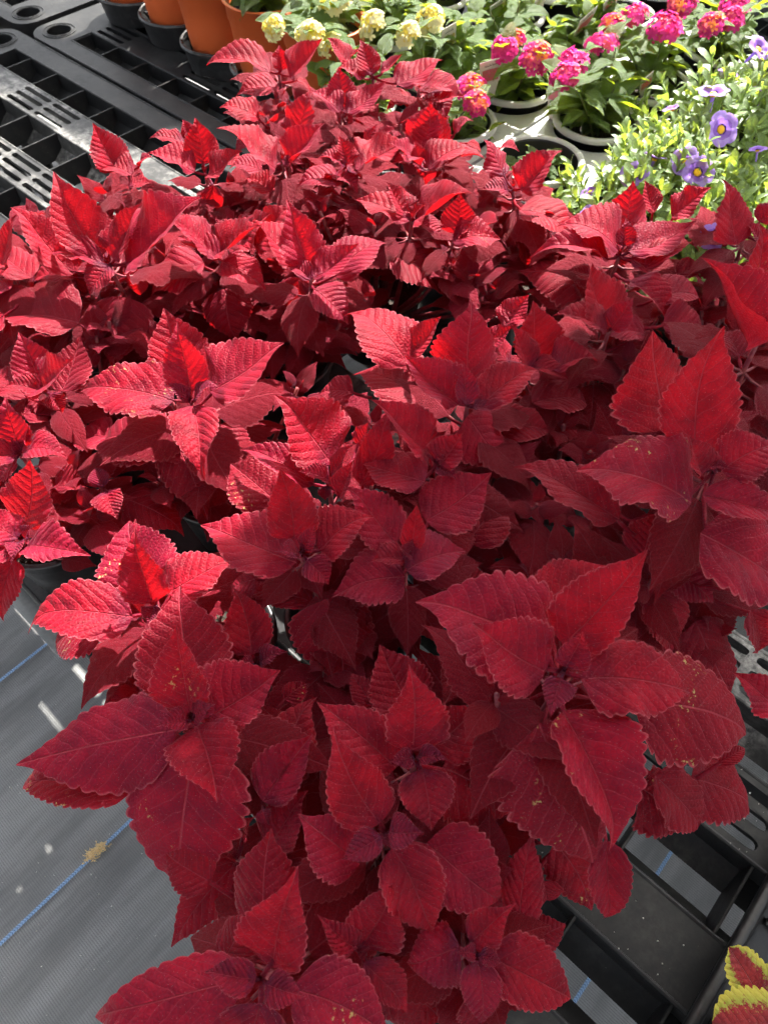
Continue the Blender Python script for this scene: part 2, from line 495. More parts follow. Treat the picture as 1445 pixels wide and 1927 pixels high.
def panel(label, u0, u1, strips, slot_rules, legs=True):
    t = thing("bench_panel", label, "bench panel", uvw(0, 0, 0) - np.array([0, 0, ZB]) , TH, "plastic bench top panels")
    t.location = (0, 0, ZB)
    v0, v1 = strips[0][0], strips[-1][1]
    end_piece(t, u0, 1, v0, v1); end_piece(t, u1, -1, v0, v1)
    a, b = u0 + .135, u1 - .135
    for i, (p, q) in enumerate(strips):
        make_slat(t, a, b, p, q, slot_rules[i], i > 0, i < len(strips) - 1, M_SUNLIT if strips is SA and i in (3, 4) else None)
    for i in range(len(strips) - 1):
        k = math.ceil((a - .209) / PIT)
        while .209 + k * PIT < b - .01:
            divider(t, .209 + k * PIT, strips[i][1], strips[i + 1][0]); k += 1
    if legs:
        for u in np.linspace(u0 + .1, u1 - .1, 3 if u1 - u0 > 2 else 2):
            for v in (v0 + .1, v1 - .1):
                mb = MB(); mb.lathe([(.0, -ZB), (.045, -ZB), (.045, -ZB + .02), (.032, -ZB + .03), (.032, -.06), (.0, -.06)], 16)
                mb.build("leg", M_BENCH, t, True, (u, v, 0))
    return t
no = lambda k: False
SA = [(.03, .127), (.213, .30), (.39, .485), (.557, .643), (.74, .827), (.90, .963)]
RA = [lambda k: k % 5 in (0, 1, 3), no, lambda k: k % 4 in (3, 2), lambda k: k % 5 in (3, 4, 0), lambda k: k in (-18, -17, -13, -12, -8, -7), no]
panel("dark grey slotted bench panel carrying the red coleus", -2.272, .75, SA, RA)
SB = [(.973, 1.03), (1.09, 1.18), (1.265, 1.355), (1.44, 1.53), (1.615, 1.705), (1.79, 1.905)]
RB = [no, lambda k: k % 4 in (0, 1), lambda k: k % 5 in (0, 1), lambda k: k % 4 in (0, 1), lambda k: k % 4 in (1, 2), no]
panel("dark grey bench panel under the terracotta pots and lantanas", -2.203, .75, SB, RB)
SCp = [(a + .942, b + .942) for a, b in SB[:3]] + [(2.382, 2.47)]
panel("far bench panel behind the lantanas, beside the back wall", -2.2, .75, SCp, RB[:4])
panel("bench panel in the top left corner, end to end with the terracotta pots' panel", -3.6, -2.232, [(a + .004, b + .004) for a, b in SB], RB)
panel("bench panel at the left edge, end to end with the coleus panel", -3.7, -2.30, SA, RA)

# ------------------------------------------------------------------ added unseen shade casters overhead
def sheet_material():
    m, nt = new_mat("added_shade_sheet"); N = NT(nt)
    tc = N.n("TexCoord").outputs["Object"]
    sx = N.n("SeparateXYZ", ins={0: tc})
    wv = N.m('MULTIPLY', N.m('SINE', N.m('MULTIPLY', sx.outputs[0], 1500.0)), N.m('SINE', N.m('MULTIPLY', sx.outputs[1], 1500.0)))
    c = N.mix(N.ramp(wv, -.5, .5), (.55, .55, .54, 1), (.6, .6, .59, 1))
    d = N.n("BsdfDiffuse", ins={0: c}); t = N.n("BsdfTranslucent", ins={0: (.42, .42, .41, 1)})
    ms = N.n("MixShader", ins={0: .62}); nt.links.new(d.outputs[0], ms.inputs[1]); nt.links.new(t.outputs[0], ms.inputs[2])
    N.out(ms.outputs[0]); return m
M_SHEET = sheet_material()
def added_shade_sheet(label, poly_uv, zsurf, zc, sag=.0):
    """added unseen sheet hung at height zc so that its shadow falls on poly_uv at height zsurf (both above the bench)"""
    off = SUNV * ((zc - zsurf) / SUNV.z)
    t = thing("added_shade_sheet", label, "added shade sheet", (0, 0, 0))
    pts = []
    for u, v in poly_uv:
        p = uvw(u, v, zc); pts.append((p[0] + off.x, p[1] + off.y, p[2]))
    n = 14; verts = []
    P = [np.array(p) for p in pts]
    for j in range(n):
        for i in range(n):
            a, b = i / (n - 1), j / (n - 1)
            q = (P[0] * (1 - a) + P[1] * a) * (1 - b) + (P[3] * (1 - a) + P[2] * a) * b
            q[2] += .02 * math.sin(a * 9) * math.sin(b * 7)
            verts.append(q)
    faces = [(j * n + i, j * n + i + 1, (j + 1) * n + i + 1, (j + 1) * n + i) for j in range(n - 1) for i in range(n - 1)]
    link("sheet", mesh("sheet", verts, faces, M_SHEET, True), t)
    mb = MB()
    for k in range(4):
        mb.tube([pts[k], pts[(k + 1) % 4]], .016, 10)
    mb.build("frame_tube", M_METAL, t, True)
    for p in pts:
        mb = MB(); mb.tube([(p[0], p[1], 0), (p[0], p[1], p[2])], .022, 10); mb.build("post", M_METAL, t, True)
    return t
def blocker():
    """added unseen overhead gutter along the bench row; its shadow crosses the seam between the panels"""
    zc = 2.25; off = SUNV * (zc / SUNV.z); c = uvw(-1.2, .935, zc) + np.array([off.x, off.y, 0])
    t = thing("added_shade_blocker", "added unseen shade gutter running overhead along the benches", "blocker", (c[0], c[1], 0), TH)
    mb = MB(); w = .085
    V = []
    for x in (-3.2, -.32):
        for y, z in ((-w, .09), (-w, .0), (-w * .6, -.03), (w * .6, -.03), (w, .0), (w, .09)): V.append((x, y, ZB + zc + z))
    mb.add(V, [(i, i + 1, i + 7, i + 6) for i in range(5)]); mb.build("channel", M_METAL, t)
    for x in (-3.1, -.42):
        mb = MB(); mb.tube([(x, 0, 0), (x, 0, ZB + zc - .03)], .03, 12); mb.build("post", M_METAL, t, True)
blocker()
added_shade_sheet("added unseen white sheet overhead that shades the coleus bench", [(-.53, -1.6), (2.6, -1.6), (2.6, 1.6), (-.26, 1.0)], .30, 1.95)
# ---- photo measurements: shoots and their visible leaves
# crop origin and scale
CROP={1:(0,0,2.89),2:(380,0,2.89),3:(800,0,2.2403),4:(0,350,2.89),5:(450,350,2.89),6:(900,350,2.6514),7:(0,750,2.89),8:(450,750,2.89),9:(900,750,2.6514),10:(0,1100,2.4083),11:(500,1150,2.89),12:(945,1100,2.89),13:(0,1477,2.89),14:(400,1477,2.6273),15:(900,1477,2.6514),0:(0,0,1.)}
# shoot: name, crop, centre, z above bench, leaves (bx,by,tx,ty,w,zoff,dz,fold,flags)
SH=[
('A',10,(868,610),.30,[(800,655,80,820,400,-.015,-.03,12,''),(880,740,800,1424,520,-.02,-.06,8,'d'),(860,580,790,195,240,0,.05,22,''),(850,520,800,0,420,-.04,.03,14,''),(950,600,1265,385,380,-.01,.025,24,''),(890,640,985,985,320,0,.0,22,''),(850,620,712,637,105,.005,.015,20,'y'),(880,600,962,540,105,.005,.015,20,'y'),(600,930,55,905,260,-.05,-.03,14,'d')]),
('B',7,(850,1130),.27,[(830,1110,715,735,250,0,.055,28,''),(720,1185,115,1225,300,-.01,-.01,16,''),(820,1050,680,650,450,-.03,.02,16,'d'),(920,1060,1270,860,250,-.02,.01,16,''),(840,1130,815,1230,190,0,.0,16,'y'),(600,1230,290,1340,260,-.08,-.04,14,'d'),(790,1230,640,1420,280,-.05,-.04,12,'')]),
('C',7,(130,760),.27,[(150,800,485,845,210,0,.01,24,''),(130,700,170,330,255,-.01,.05,16,''),(100,760,-120,600,200,0,.03,20,''),(90,800,-130,880,190,0,.0,20,''),(70,870,15,1215,190,-.02,-.05,18,''),(140,770,175,690,70,0,.02,20,'y'),(120,780,60,880,80,0,.01,20,'y'),(300,480,490,480,150,-.05,-.02,30,''),(260,380,340,630,150,-.07,-.05,30,'')]),
('D',7,(110,290),.27,[(140,280,365,310,150,0,.0,20,''),(100,270,20,10,200,0,.045,20,''),(90,300,-130,340,130,0,.0,20,''),(90,320,0,480,120,-.01,-.03,20,''),(115,280,145,140,70,0,.03,20,''),(115,290,60,220,60,0,.02,20,'y')]),
('D2',4,(250,1120),.27,[(220,1080,100,795,230,-.02,.04,18,''),(230,1110,385,935,130,0,.04,24,''),(240,1120,25,1075,100,0,.01,30,''),(280,1130,350,1235,200,0,-.02,24,''),(330,1120,440,815,210,-.04,.03,14,''),(150,1150,-50,1010,200,-.05,.0,14,''),(130,1240,320,1290,200,-.06,-.03,16,'')]),
('E',4,(1040,1170),.28,[(1040,1120,945,760,230,0,.055,24,''),(1010,1060,890,660,330,-.03,.05,14,''),(945,1170,415,1085,280,-.01,.0,16,''),(1150,1120,1520,830,310,-.01,.04,18,''),(1050,1195,1090,1575,250,0,-.01,22,''),(1030,1160,900,1070,70,0,.02,20,'y'),(1060,1160,1180,1075,70,0,.02,20,'y'),(900,1425,515,1390,290,-.05,-.03,14,''),(950,1370,1130,1815,290,-.05,-.05,12,''),(1160,1330,1385,1510,210,-.05,-.03,12,''),(690,1700,1015,1880,250,-.1,-.03,12,'')]),
('E2',7,(560,480),.22,[(560,480,520,370,110,0,.01,24,'y'),(580,500,640,655,170,0,-.01,14,''),(560,400,720,330,220,-.03,0,14,''),(620,200,370,260,160,-.02,-.02,16,'')]),
('G',4,(600,430),.30,[(540,390,283,-85,270,0,.06,30,''),(400,480,85,75,220,-.02,.05,22,''),(690,430,1035,15,300,0,.06,22,''),(560,420,255,350,120,0,.0,30,''),(590,430,480,590,170,0,-.02,24,''),(420,490,165,520,110,-.03,-.01,24,''),(620,400,735,75,140,0,.06,24,''),(550,270,450,100,200,-.01,.05,20,''),(650,600,620,1000,410,-.05,-.06,8,''),(430,740,25,740,240,-.05,-.02,18,''),(740,450,760,600,150,-.03,-.04,14,'')]),
('G2',4,(40,440),.29,[(10,430,62,140,80,0,.06,24,''),(170,500,-60,330,200,-.02,.0,14,''),(60,560,-60,650,130,-.02,-.03,16,''),(20,700,-60,880,150,-.03,-.04,16,'')]),
('H',4,(1190,380),.30,[(1150,360,920,160,220,0,.05,24,''),(1180,370,1390,175,170,0,.045,24,''),(1190,400,970,275,110,0,.0,30,''),(1210,410,1455,565,170,0,-.02,18,''),(1110,420,805,575,210,-.03,-.03,14,''),(1220,560,1290,850,260,-.05,-.06,10,''),(1240,330,1460,130,180,-.03,.04,14,'')]),
('I',5,(390,490),.31,[(380,440,280,75,230,0,.065,24,''),(400,500,650,315,140,0,.03,26,''),(520,490,800,290,210,-.02,.02,14,''),(390,510,255,420,90,0,.0,30,''),(410,560,600,740,240,-.02,-.03,14,''),(330,500,310,745,270,-.04,-.06,14,''),(330,430,90,170,190,-.02,.04,18,'')]),
('I2',5,(30,250),.29,[(80,330,260,85,190,-.01,.05,18,''),(20,260,90,160,80,0,.04,24,''),(20,400,150,560,160,-.04,-.03,16,''),(60,620,60,760,170,-.06,-.04,12,'')]),
('J',5,(940,180),.31,[(930,190,635,65,150,0,.01,20,''),(915,170,815,-30,130,0,.06,26,''),(950,180,1235,-15,190,0,.05,24,''),(960,190,1105,275,130,0,-.01,22,''),(850,340,1110,580,230,-.05,-.05,14,''),(940,180,1010,100,50,0,.03,26,''),(560,120,650,160,200,-.04,-.0,14,'')]),
('K',5,(1170,290),.30,[(1160,300,1420,290,160,0,.0,22,''),(1180,260,1200,40,200,0,.06,18,''),(1120,310,1290,595,170,-.05,-.06,24,''),(1250,220,1400,180,180,-.01,.03,18,''),(1180,270,1270,200,90,0,.03,24,'')]),
('L',5,(1240,1190),.34,[(1245,1060,1290,625,340,-.005,.055,12,''),(1235,1190,1225,965,120,.01,.035,22,'y'),(1190,1190,900,915,230,0,.03,34,''),(920,970,588,665,290,-.025,.02,14,''),(1050,1180,620,1010,300,-.05,-.01,18,''),(1310,1200,1630,965,200,0,.02,28,''),(930,900,1090,705,130,-.02,.05,24,''),(1240,1250,1450,1540,300,-.03,-.05,12,''),(1360,860,1480,760,190,-.03,.03,18,''),(620,1120,430,1120,190,-.06,-.01,14,''),(1270,1200,1400,1210,90,0,.0,22,'y')]),
('M',8,(490,480),.31,[(500,350,235,-15,390,-.01,.06,14,''),(400,470,5,250,170,-.01,.02,24,''),(490,440,320,395,90,.01,.015,24,''),(500,410,600,245,70,.01,.05,24,''),(540,540,612,340,100,.01,.04,26,''),(470,480,470,555,170,0,-.01,20,'y'),(640,250,700,130,150,-.02,.03,16,'')]),
('N',8,(1080,350),.32,[(1030,290,758,-10,200,0,.05,26,''),(1010,450,675,360,270,0,-.01,20,''),(1090,360,1215,185,180,.005,.03,30,''),(1080,370,1180,430,150,0,.0,24,'y'),(1020,240,985,30,150,-.03,.05,14,''),(660,470,790,60,200,-.03,.06,10,''),(1050,320,1140,250,130,.005,.01,24,'y')]),
('P',8,(340,840),.32,[(300,780,220,372,270,0,.05,18,''),(310,890,-210,680,340,-.005,.0,18,''),(440,830,725,630,330,-.005,.02,18,''),(370,880,490,1012,240,0,-.015,22,''),(330,840,205,825,95,.008,.015,20,'y'),(350,820,405,690,95,.008,.03,20,'y'),(200,560,-55,345,310,-.04,.01,14,'d'),(480,1090,570,1580,440,-.06,-.05,8,''),(400,1105,60,1050,170,-.08,-.02,20,''),(100,980,-60,1060,240,-.05,-.02,12,'')]),
('Q',8,(930,850),.32,[(930,830,965,572,125,.005,.05,26,''),(900,870,715,880,125,0,.0,24,''),(910,930,1230,830,300,0,.0,24,''),(850,790,617,468,270,-.02,.04,14,''),(1010,660,1372,405,320,-.025,.03,16,''),(900,965,505,1085,310,-.015,-.02,16,''),(930,850,870,800,80,.005,.02,24,'y'),(1240,780,1440,560,330,-.06,.0,14,''),(1300,1080,1220,880,300,-.1,.02,10,''),(900,1130,960,1280,200,-.1,-.04,14,'')]),
('S',9,(1180,350),.40,[(1080,260,1214,-368,380,0,.075,16,''),(930,150,868,-340,360,-.02,.06,10,''),(1060,520,490,340,470,-.01,-.01,20,'d'),(1110,670,1640,1010,380,-.03,-.04,16,''),(1210,360,1490,220,260,.01,.02,16,''),(1120,380,1065,190,120,.01,.03,26,''),(1120,480,1580,590,170,.0,.0,26,''),(700,600,175,308,220,-.06,.0,24,''),(820,790,900,560,280,-.08,.03,12,''),(1170,350,1250,345,60,.015,.01,24,'y')]),
('S2',12,(1000,-60),.30,[(830,10,920,390,240,-.02,-.05,14,''),(1050,200,1250,620,330,-.06,-.05,10,''),(900,-90,1150,100,260,-.02,-.02,14,''),(1330,30,1230,-100,200,-.02,-.01,16,''),(1350,140,1390,390,170,-.04,-.05,24,''),(1530,740,1268,468,210,-.02,.01,20,''),(700,-350,880,-130,250,-.02,-.02,14,''),(870,-150,1070,-100,150,-.01,-.01,18,'')]),
('T',6,(1390,780),.38,[(1360,800,1185,335,200,0,.07,38,''),(1400,600,1445,190,200,-.02,.06,14,''),(1410,740,1560,560,200,0,.05,20,''),(1390,760,1450,520,120,0,.05,22,'y'),(1300,850,1200,720,180,-.05,.0,14,'')]),
('U',6,(1330,240),.34,[(1290,290,1262,-50,190,0,.07,14,''),(1330,240,1315,190,60,0,.04,24,''),(1400,180,1500,60,200,0,.05,16,''),(1420,280,1350,180,170,0,.04,16,'')]),
('V',6,(700,350),.30,[(745,250,780,-25,270,-.01,.06,12,''),(700,320,398,180,200,0,.02,20,''),(650,370,262,312,110,0,.0,24,''),(745,320,1082,178,170,0,.03,24,''),(830,410,1105,285,100,-.01,.01,24,''),(960,150,1145,-5,190,-.03,.05,14,''),(880,130,840,-30,180,-.03,.05,14,''),(730,300,745,165,110,0,.05,20,'y'),(560,470,202,437,200,-.05,-.02,12,''),(760,360,900,480,110,-.01,-.03,24,''),(1050,190,1220,190,100,-.03,.02,20,'')]),
('W',6,(650,720),.33,[(650,690,562,385,320,-.01,.05,18,''),(640,720,368,638,120,0,.01,26,''),(660,710,765,560,130,0,.045,24,''),(760,470,960,690,110,-.01,-.03,36,''),(830,740,600,745,250,-.03,-.01,18,''),(850,720,695,1010,240,-.05,-.05,16,''),(920,690,1150,730,150,-.03,-.01,24,''),(880,560,1130,560,160,-.03,.0,20,''),(990,440,1140,420,200,-.05,.0,14,''),(560,440,440,420,140,-.05,.0,14,''),(1000,780,950,700,220,-.06,.03,14,'')]),
('X',6,(250,890),.31,[(260,910,180,690,115,0,.045,22,''),(300,870,285,580,230,-.01,.05,14,''),(370,910,612,855,130,0,.005,26,''),(160,880,60,755,130,-.01,.03,20,''),(270,1080,562,1075,150,-.04,-.02,20,''),(250,900,460,970,80,0,-.01,24,''),(130,700,250,540,170,-.02,.03,24,''),(300,1180,540,1250,300,-.07,-.02,12,''),(100,1190,380,1230,170,-.05,-.01,16,'')]),
('Y',12,(330,470),.39,[(345,450,435,258,180,.01,.035,26,'y'),(320,510,262,710,170,.01,.0,22,'y'),(240,470,-145,210,420,.0,.03,18,''),(430,510,1048,580,390,-.005,-.005,14,''),(720,640,1358,810,560,-.04,-.03,10,'d'),(330,330,795,-190,360,-.005,.06,30,''),(200,110,560,-120,290,-.03,.03,14,''),(270,330,-445,50,560,-.02,.02,18,''),(330,690,650,1450,380,-.02,-.03,34,'d'),(200,760,533,1558,570,-.04,-.07,12,'d'),(830,1040,1105,1345,270,-.1,-.05,16,''),(1030,1050,1382,1230,330,-.13,-.03,10,''),(750,1100,1040,1290,340,-.13,-.03,10,'d'),(1180,970,1328,885,110,-.09,.0,20,''),(120,640,100,780,170,-.06,-.03,18,'')]),
('Z',11,(810,800),.32,[(800,790,675,815,110,.008,.008,20,'y'),(830,790,982,800,110,.008,.008,20,'y'),(800,760,795,338,330,.0,.045,16,''),(850,860,900,1200,290,.0,-.01,16,''),(710,850,282,495,330,-.02,.02,18,''),(960,850,1390,1100,440,-.025,-.03,12,''),(900,740,1158,510,320,-.03,.02,20,''),(800,540,620,180,330,-.05,.03,14,''),(1080,720,1280,700,260,-.1,-.02,12,''),(580,520,460,330,140,-.08,.01,14,'')]),
('AA',14,(855,240),.31,[(830,190,597,-235,300,-.005,.04,18,''),(830,255,640,372,150,.008,.0,22,'y'),(870,235,1040,235,170,.008,.01,20,'y'),(730,390,432,148,330,-.03,.02,22,''),(890,310,1092,748,300,-.005,-.03,24,''),(1060,290,1452,592,380,-.02,-.03,14,''),(620,690,500,330,340,-.08,.01,8,''),(1180,190,1445,460,260,-.05,-.03,12,''),(855,250,890,310,60,.005,0,24,'y')]),
('BB',14,(740,830),.27,[(740,800,890,488,290,-.005,.04,24,''),(710,810,530,652,150,0,.02,24,''),(750,880,967,1132,190,0,-.02,18,''),(730,830,770,800,60,.005,.01,24,'y'),(860,960,1150,1180,300,-.05,-.03,12,'')]),
('CC',14,(1300,830),.29,[(1300,830,1212,830,90,.006,.008,22,'y'),(1320,840,1432,882,90,.006,.0,22,'y'),(1270,780,1463,604,210,-.005,.035,18,''),(1220,800,945,900,350,-.01,-.02,12,''),(1310,870,1330,1195,190,0,-.02,16,''),(1370,850,1800,1068,330,-.01,-.02,14,''),(1560,790,1750,690,210,-.06,0,12,''),(1300,1000,1400,1200,260,-.06,-.04,12,'')]),
('CC2',15,(230,560),.24,[(200,740,275,238,185,0,.04,10,''),(380,290,560,620,240,-.03,-.05,10,'d'),(640,280,655,705,210,.03,-.05,24,''),(320,480,330,590,150,-.03,-.03,14,'')]),
('DD',14,(240,960),.31,[(215,960,-40,918,190,.008,.005,22,'y'),(265,985,455,1045,190,.008,.0,22,'y'),(290,900,415,470,340,-.005,.045,20,''),(150,960,-640,1145,400,-.015,-.02,12,''),(400,1010,890,1250,420,-.015,-.02,14,'d'),(240,1080,180,1460,420,-.01,-.03,14,''),(250,720,290,215,330,-.05,.03,12,''),(60,860,200,620,200,-.05,.02,12,''),(-10,480,-240,330,250,-.06,.0,12,'')]),
('DD2',13,(1290,400),.24,[(1290,420,930,885,240,-.03,-.03,10,''),(1320,250,1370,180,120,0,.02,20,'')]),
('EE',10,(1165,360),.25,[(1140,320,1070,10,215,-.005,.035,14,''),(1150,365,1062,370,75,.006,.01,24,'y'),(1180,350,1293,297,85,.006,.015,24,'y'),(1165,370,1160,395,70,.006,0,24,'y')]),
('FF',10,(1200,990),.26,[(1190,980,1415,680,220,0,.03,24,''),(1230,910,1410,495,270,-.03,.02,12,''),(1220,1180,1390,930,200,-.03,.02,18,''),(1190,1020,1220,1090,110,0,0,20,'y'),(1290,520,1400,440,170,-.03,.0,12,'d')]),
('GG',2,(770,600),.31,[(765,570,745,362,240,0,.055,14,''),(750,610,590,500,100,0,.01,26,''),(790,610,1000,440,120,0,.03,26,''),(780,610,800,672,200,0,-.02,20,''),(690,600,620,760,150,-.04,-.03,14,'')]),
('HH',2,(420,400),.31,[(370,390,12,338,105,0,.0,18,''),(440,380,420,245,210,0,.04,24,''),(480,420,650,205,160,0,.06,24,''),(420,480,185,500,120,-.03,.0,20,''),(520,430,600,500,160,-.02,-.02,18,''),(380,540,430,680,180,-.05,-.04,14,'')]),
('II',2,(930,420),.32,[(925,410,870,210,230,0,.055,18,''),(1060,460,1297,280,150,0,.03,22,''),(800,340,690,195,220,-.02,.05,14,''),(880,430,730,358,90,0,.01,28,''),(970,400,1085,290,120,0,.04,24,''),(760,330,860,260,190,-.03,.03,14,'')]),
('JJ',2,(1180,490),.30,[(1190,470,1425,510,120,0,.0,20,''),(1240,500,1330,655,190,-.01,-.03,16,''),(1130,540,1000,600,130,-.02,-.02,20,''),(1150,600,1130,560,120,-.02,.0,20,'')]),
('KK',2,(800,900),.31,[(790,890,750,735,140,0,.05,22,''),(830,910,1128,760,150,0,.03,26,''),(850,830,945,672,210,-.02,.045,12,''),(780,900,630,850,90,0,.01,26,''),(800,930,870,970,100,0,-.02,22,''),(960,760,1050,690,120,-.03,.02,20,'')]),
('LL',2,(440,880),.31,[(510,750,570,478,280,-.005,.06,16,''),(400,920,120,650,230,0,.05,22,''),(470,900,642,655,210,0,.06,24,''),(450,900,555,890,90,0,0,24,''),(330,930,150,900,180,-.03,.01,16,''),(380,1040,240,960,190,-.03,.01,20,''),(250,1080,130,1150,200,-.05,-.02,14,''),(310,640,100,565,120,-.02,.02,16,'')]),
('MM',2,(1190,860),.32,[(1190,810,1245,548,280,-.005,.06,10,''),(1230,920,1455,790,190,0,.02,20,''),(1180,890,1030,760,110,0,.04,26,''),(1180,880,1160,770,120,0,.04,20,''),(1210,930,1220,1000,200,0,-.03,20,''),(1130,890,1040,880,130,-.01,.01,20,'')]),
('OO',2,(640,1000),.29,[(760,990,505,1000,110,0,.0,20,''),(800,1110,640,1275,210,-.02,-.04,14,''),(700,960,850,1040,140,0,.0,20,''),(620,1080,760,1060,140,-.02,.01,18,'')]),
('PP',1,(1120,950),.31,[(1105,890,1068,638,180,0,.06,18,''),(1060,930,805,835,130,0,.02,24,''),(1130,960,1290,800,140,0,.04,26,''),(1000,770,812,735,70,-.01,.01,20,''),(1050,760,1000,645,170,-.02,.04,14,''),(1160,1010,1180,1140,110,-.01,-.04,24,''),(1200,880,1330,920,190,-.03,.0,14,'')]),
('QQ',1,(700,930),.30,[(640,930,508,668,240,0,.06,16,''),(720,950,512,910,110,0,.0,22,''),(760,900,830,850,190,0,.02,16,''),(700,1010,830,990,160,-.01,.0,16,'')]),
('RR',3,(370,800),.31,[(335,740,262,578,180,0,.06,10,''),(400,800,552,615,150,0,.05,24,''),(350,800,232,800,80,0,0,24,''),(400,880,625,1015,200,-.02,-.03,14,''),(300,640,390,620,90,-.02,.02,16,''),(380,950,430,1130,120,-.05,-.05,24,''),(120,560,200,500,130,-.03,.02,16,''),(180,600,240,640,120,-.03,-.01,14,'')]),
('SS',3,(90,640),.31,[(70,680,250,650,130,0,.02,22,''),(30,640,20,430,160,0,.06,12,''),(40,420,150,390,90,-.02,.03,20,'')]),
]
# ------------------------------------------------------------------ leaf geometry
PROF_S = np.array([0, .02, .06, .12, .2, .3, .4, .5, .6, .7, .78, .85, .9, .94, .97, 1.0])
PROF_H = np.array([.03, .30, .60, .84, .97, 1.0, .985, .91, .77, .58, .40, .245, .15, .095, .056, .01])
def leaf_mesh(name, L, W, mat, rng, fold=15, rows=56, cols=5, teeth=10, tooth=.085, arch=.04, curl=.15, wave=.02, relief=.0011, nveins=8, twist=0.0, prof=None, petiole=None, droop_edge=.06, tipbend=0.0, smooth_tip=.84, asym=0.0, cupback=0.0):
    """blade from (0,0,0) along +X, upper face +Z, half width W/2; returns mesh"""
    if prof is None: ps, hs = PROF_S, PROF_H
    else: ps, hs = prof
    s = np.linspace(0, 1, rows)
    h = np.interp(s, ps, hs)
    hw = W / 2
    nt_ = np.linspace(-1, 1, 2 * cols + 1)
    nt_ = np.sign(nt_) * np.abs(nt_) ** .85
    S, T = np.meshgrid(s, nt_, indexing='ij')
    H = h[:, None] * np.ones_like(T)
    # rounded teeth, each lobe leaning to the tip
    if teeth > 0:
        sp = np.clip((S - .06) / (smooth_tip - .06), 0, 1)
        ph = rng.uniform(0, 1)
        vary = 1 + .25 * np.sin(S * 23 + ph * 9)
        fr = (sp ** 1.06) * teeth + np.where(T > 0, ph * .5, 0)
        fr = fr - np.floor(fr)
        lobe = np.where(fr < .58, np.sin(fr / .58 * math.pi / 2) ** .6, np.cos((fr - .58) / .42 * math.pi / 2) ** .55)
        env = np.clip((S - .05) / .07, 0, 1) * np.clip((smooth_tip + .02 - S) / .05, 0, 1)
        k = tooth * (lobe - .62) * env * vary * np.abs(T) ** 5
        H = H + k * np.maximum(H, .35)
        SX = S + .012 * (lobe - .4) * env * np.abs(T) ** 5
    else:
        SX = S
    yn = H * T
    y = yn * hw * (1 + asym * np.sign(T))
    ay = np.abs(y)
    f = math.radians(fold)
    ffall = np.clip(S / .18, .25, 1) * (1 - .45 * S)
    z = ay * math.tan(f) * ffall
    y = y * (1 - .12 * (math.tan(f) ** 2) * ffall)
    z -= droop_edge * hw * (np.abs(yn) ** 3)
    # quilting between the side veins
    phi = (S - np.abs(yn) * (.26 + .1 * np.abs(yn))) * nveins + np.where(T > 0, .45, 0)
    tri = np.abs((phi - np.floor(phi)) - .5) * 2
    z += relief * (1 - tri ** 2.2) * np.clip(np.abs(yn) * 4, 0, 1) * np.clip((1 - np.abs(T)) * 4, .3, 1)
    z -= relief * 1.1 * np.exp(-(ay / (.0016 + .02 * hw)) ** 2)
    # waviness of the margin
    for i in range(3):
        a = wave * hw * rng.uniform(.4, 1); kf = rng.uniform(6, 17); p = rng.uniform(0, 6.28); q = rng.uniform(0, 6.28)
        z += a * np.abs(yn) ** 2 * np.where(T > 0, np.sin(kf * S + p), np.sin(kf * S + q))
    z += rng.uniform(-.03, .03) * hw * np.sin(S * 5 + rng.uniform(0, 6))
    # arch along the length (ends stay put), tip bend
    x = SX * L
    z += arch * L * 4 * S * (1 - S)
    z -= tipbend * L * np.clip((S - .7) / .3, 0, 1) ** 2
    z -= cupback * L * np.clip((.25 - S) / .25, 0, 1) ** 2
    if twist:
        a = twist * (S - .3)
        y, z = y * np.cos(a) - z * np.sin(a), y * np.sin(a) + z * np.cos(a)
    y = y + rng.uniform(-.05, .05) * L * np.sin(S * math.pi)            # slight sideways sweep
    V = np.stack([x, y, z], -1).reshape(-1, 3)
    nc = 2 * cols + 1
    I = np.arange(rows - 1)[:, None] * nc + np.arange(nc - 1)[None, :]
    F = np.stack([I, I + nc, I + nc + 1, I + 1], -1).reshape(-1, 4).tolist()
    uvl = np.stack([S, yn], -1).reshape(-1, 2); uva = np.stack([np.abs(T), S], -1).reshape(-1, 2)
    V = V.tolist()
    if petiole is not None:
        mb = MB(); p0 = Vector(petiole); p3 = Vector((L * .06, 0, z[3, cols]))
        pm = p0.lerp(p3, .5) + Vector((0, 0, -.12 * (p3 - p0).length))
        mb.tube([p0, p0.lerp(pm, .6), pm.lerp(p3, .5), p3], [.0022, .002, .0019, .0014], 6)
        b = len(V); V += [list(v) for v in mb.v]; F += [tuple(i + b for i in f) for f in mb.f]
        n = len(mb.v)
        uvl = np.vstack([uvl, np.tile([.02, .3], (n, 1))]); uva = np.vstack([uva, np.tile([.3, 0], (n, 1))])
    return mesh(name, V, F, mat, True, {"leaf": uvl, "aux": uva})

def frame(B, T, roll=0.0):
    """matrix with X from B to T and Z as the upper face"""
    a = (T - B); a = a / np.linalg.norm(a)
    up = np.array([0, 0, 1.0]); n = up - a * a.dot(up)
    if np.linalg.norm(n) < .15:
        n = np.array([0, -1.0, .2]); n = n - a * a.dot(n)
    n /= np.linalg.norm(n)
    s = np.cross(n, a)
    c, q = math.cos(roll), math.sin(roll)
    s, n = s * c + n * q, n * c - s * q
    M = Matrix(((a[0], s[0], n[0], B[0]), (a[1], s[1], n[1], B[1]), (a[2], s[2], n[2], B[2]), (0, 0, 0, 1)))
    return M, a, s, n

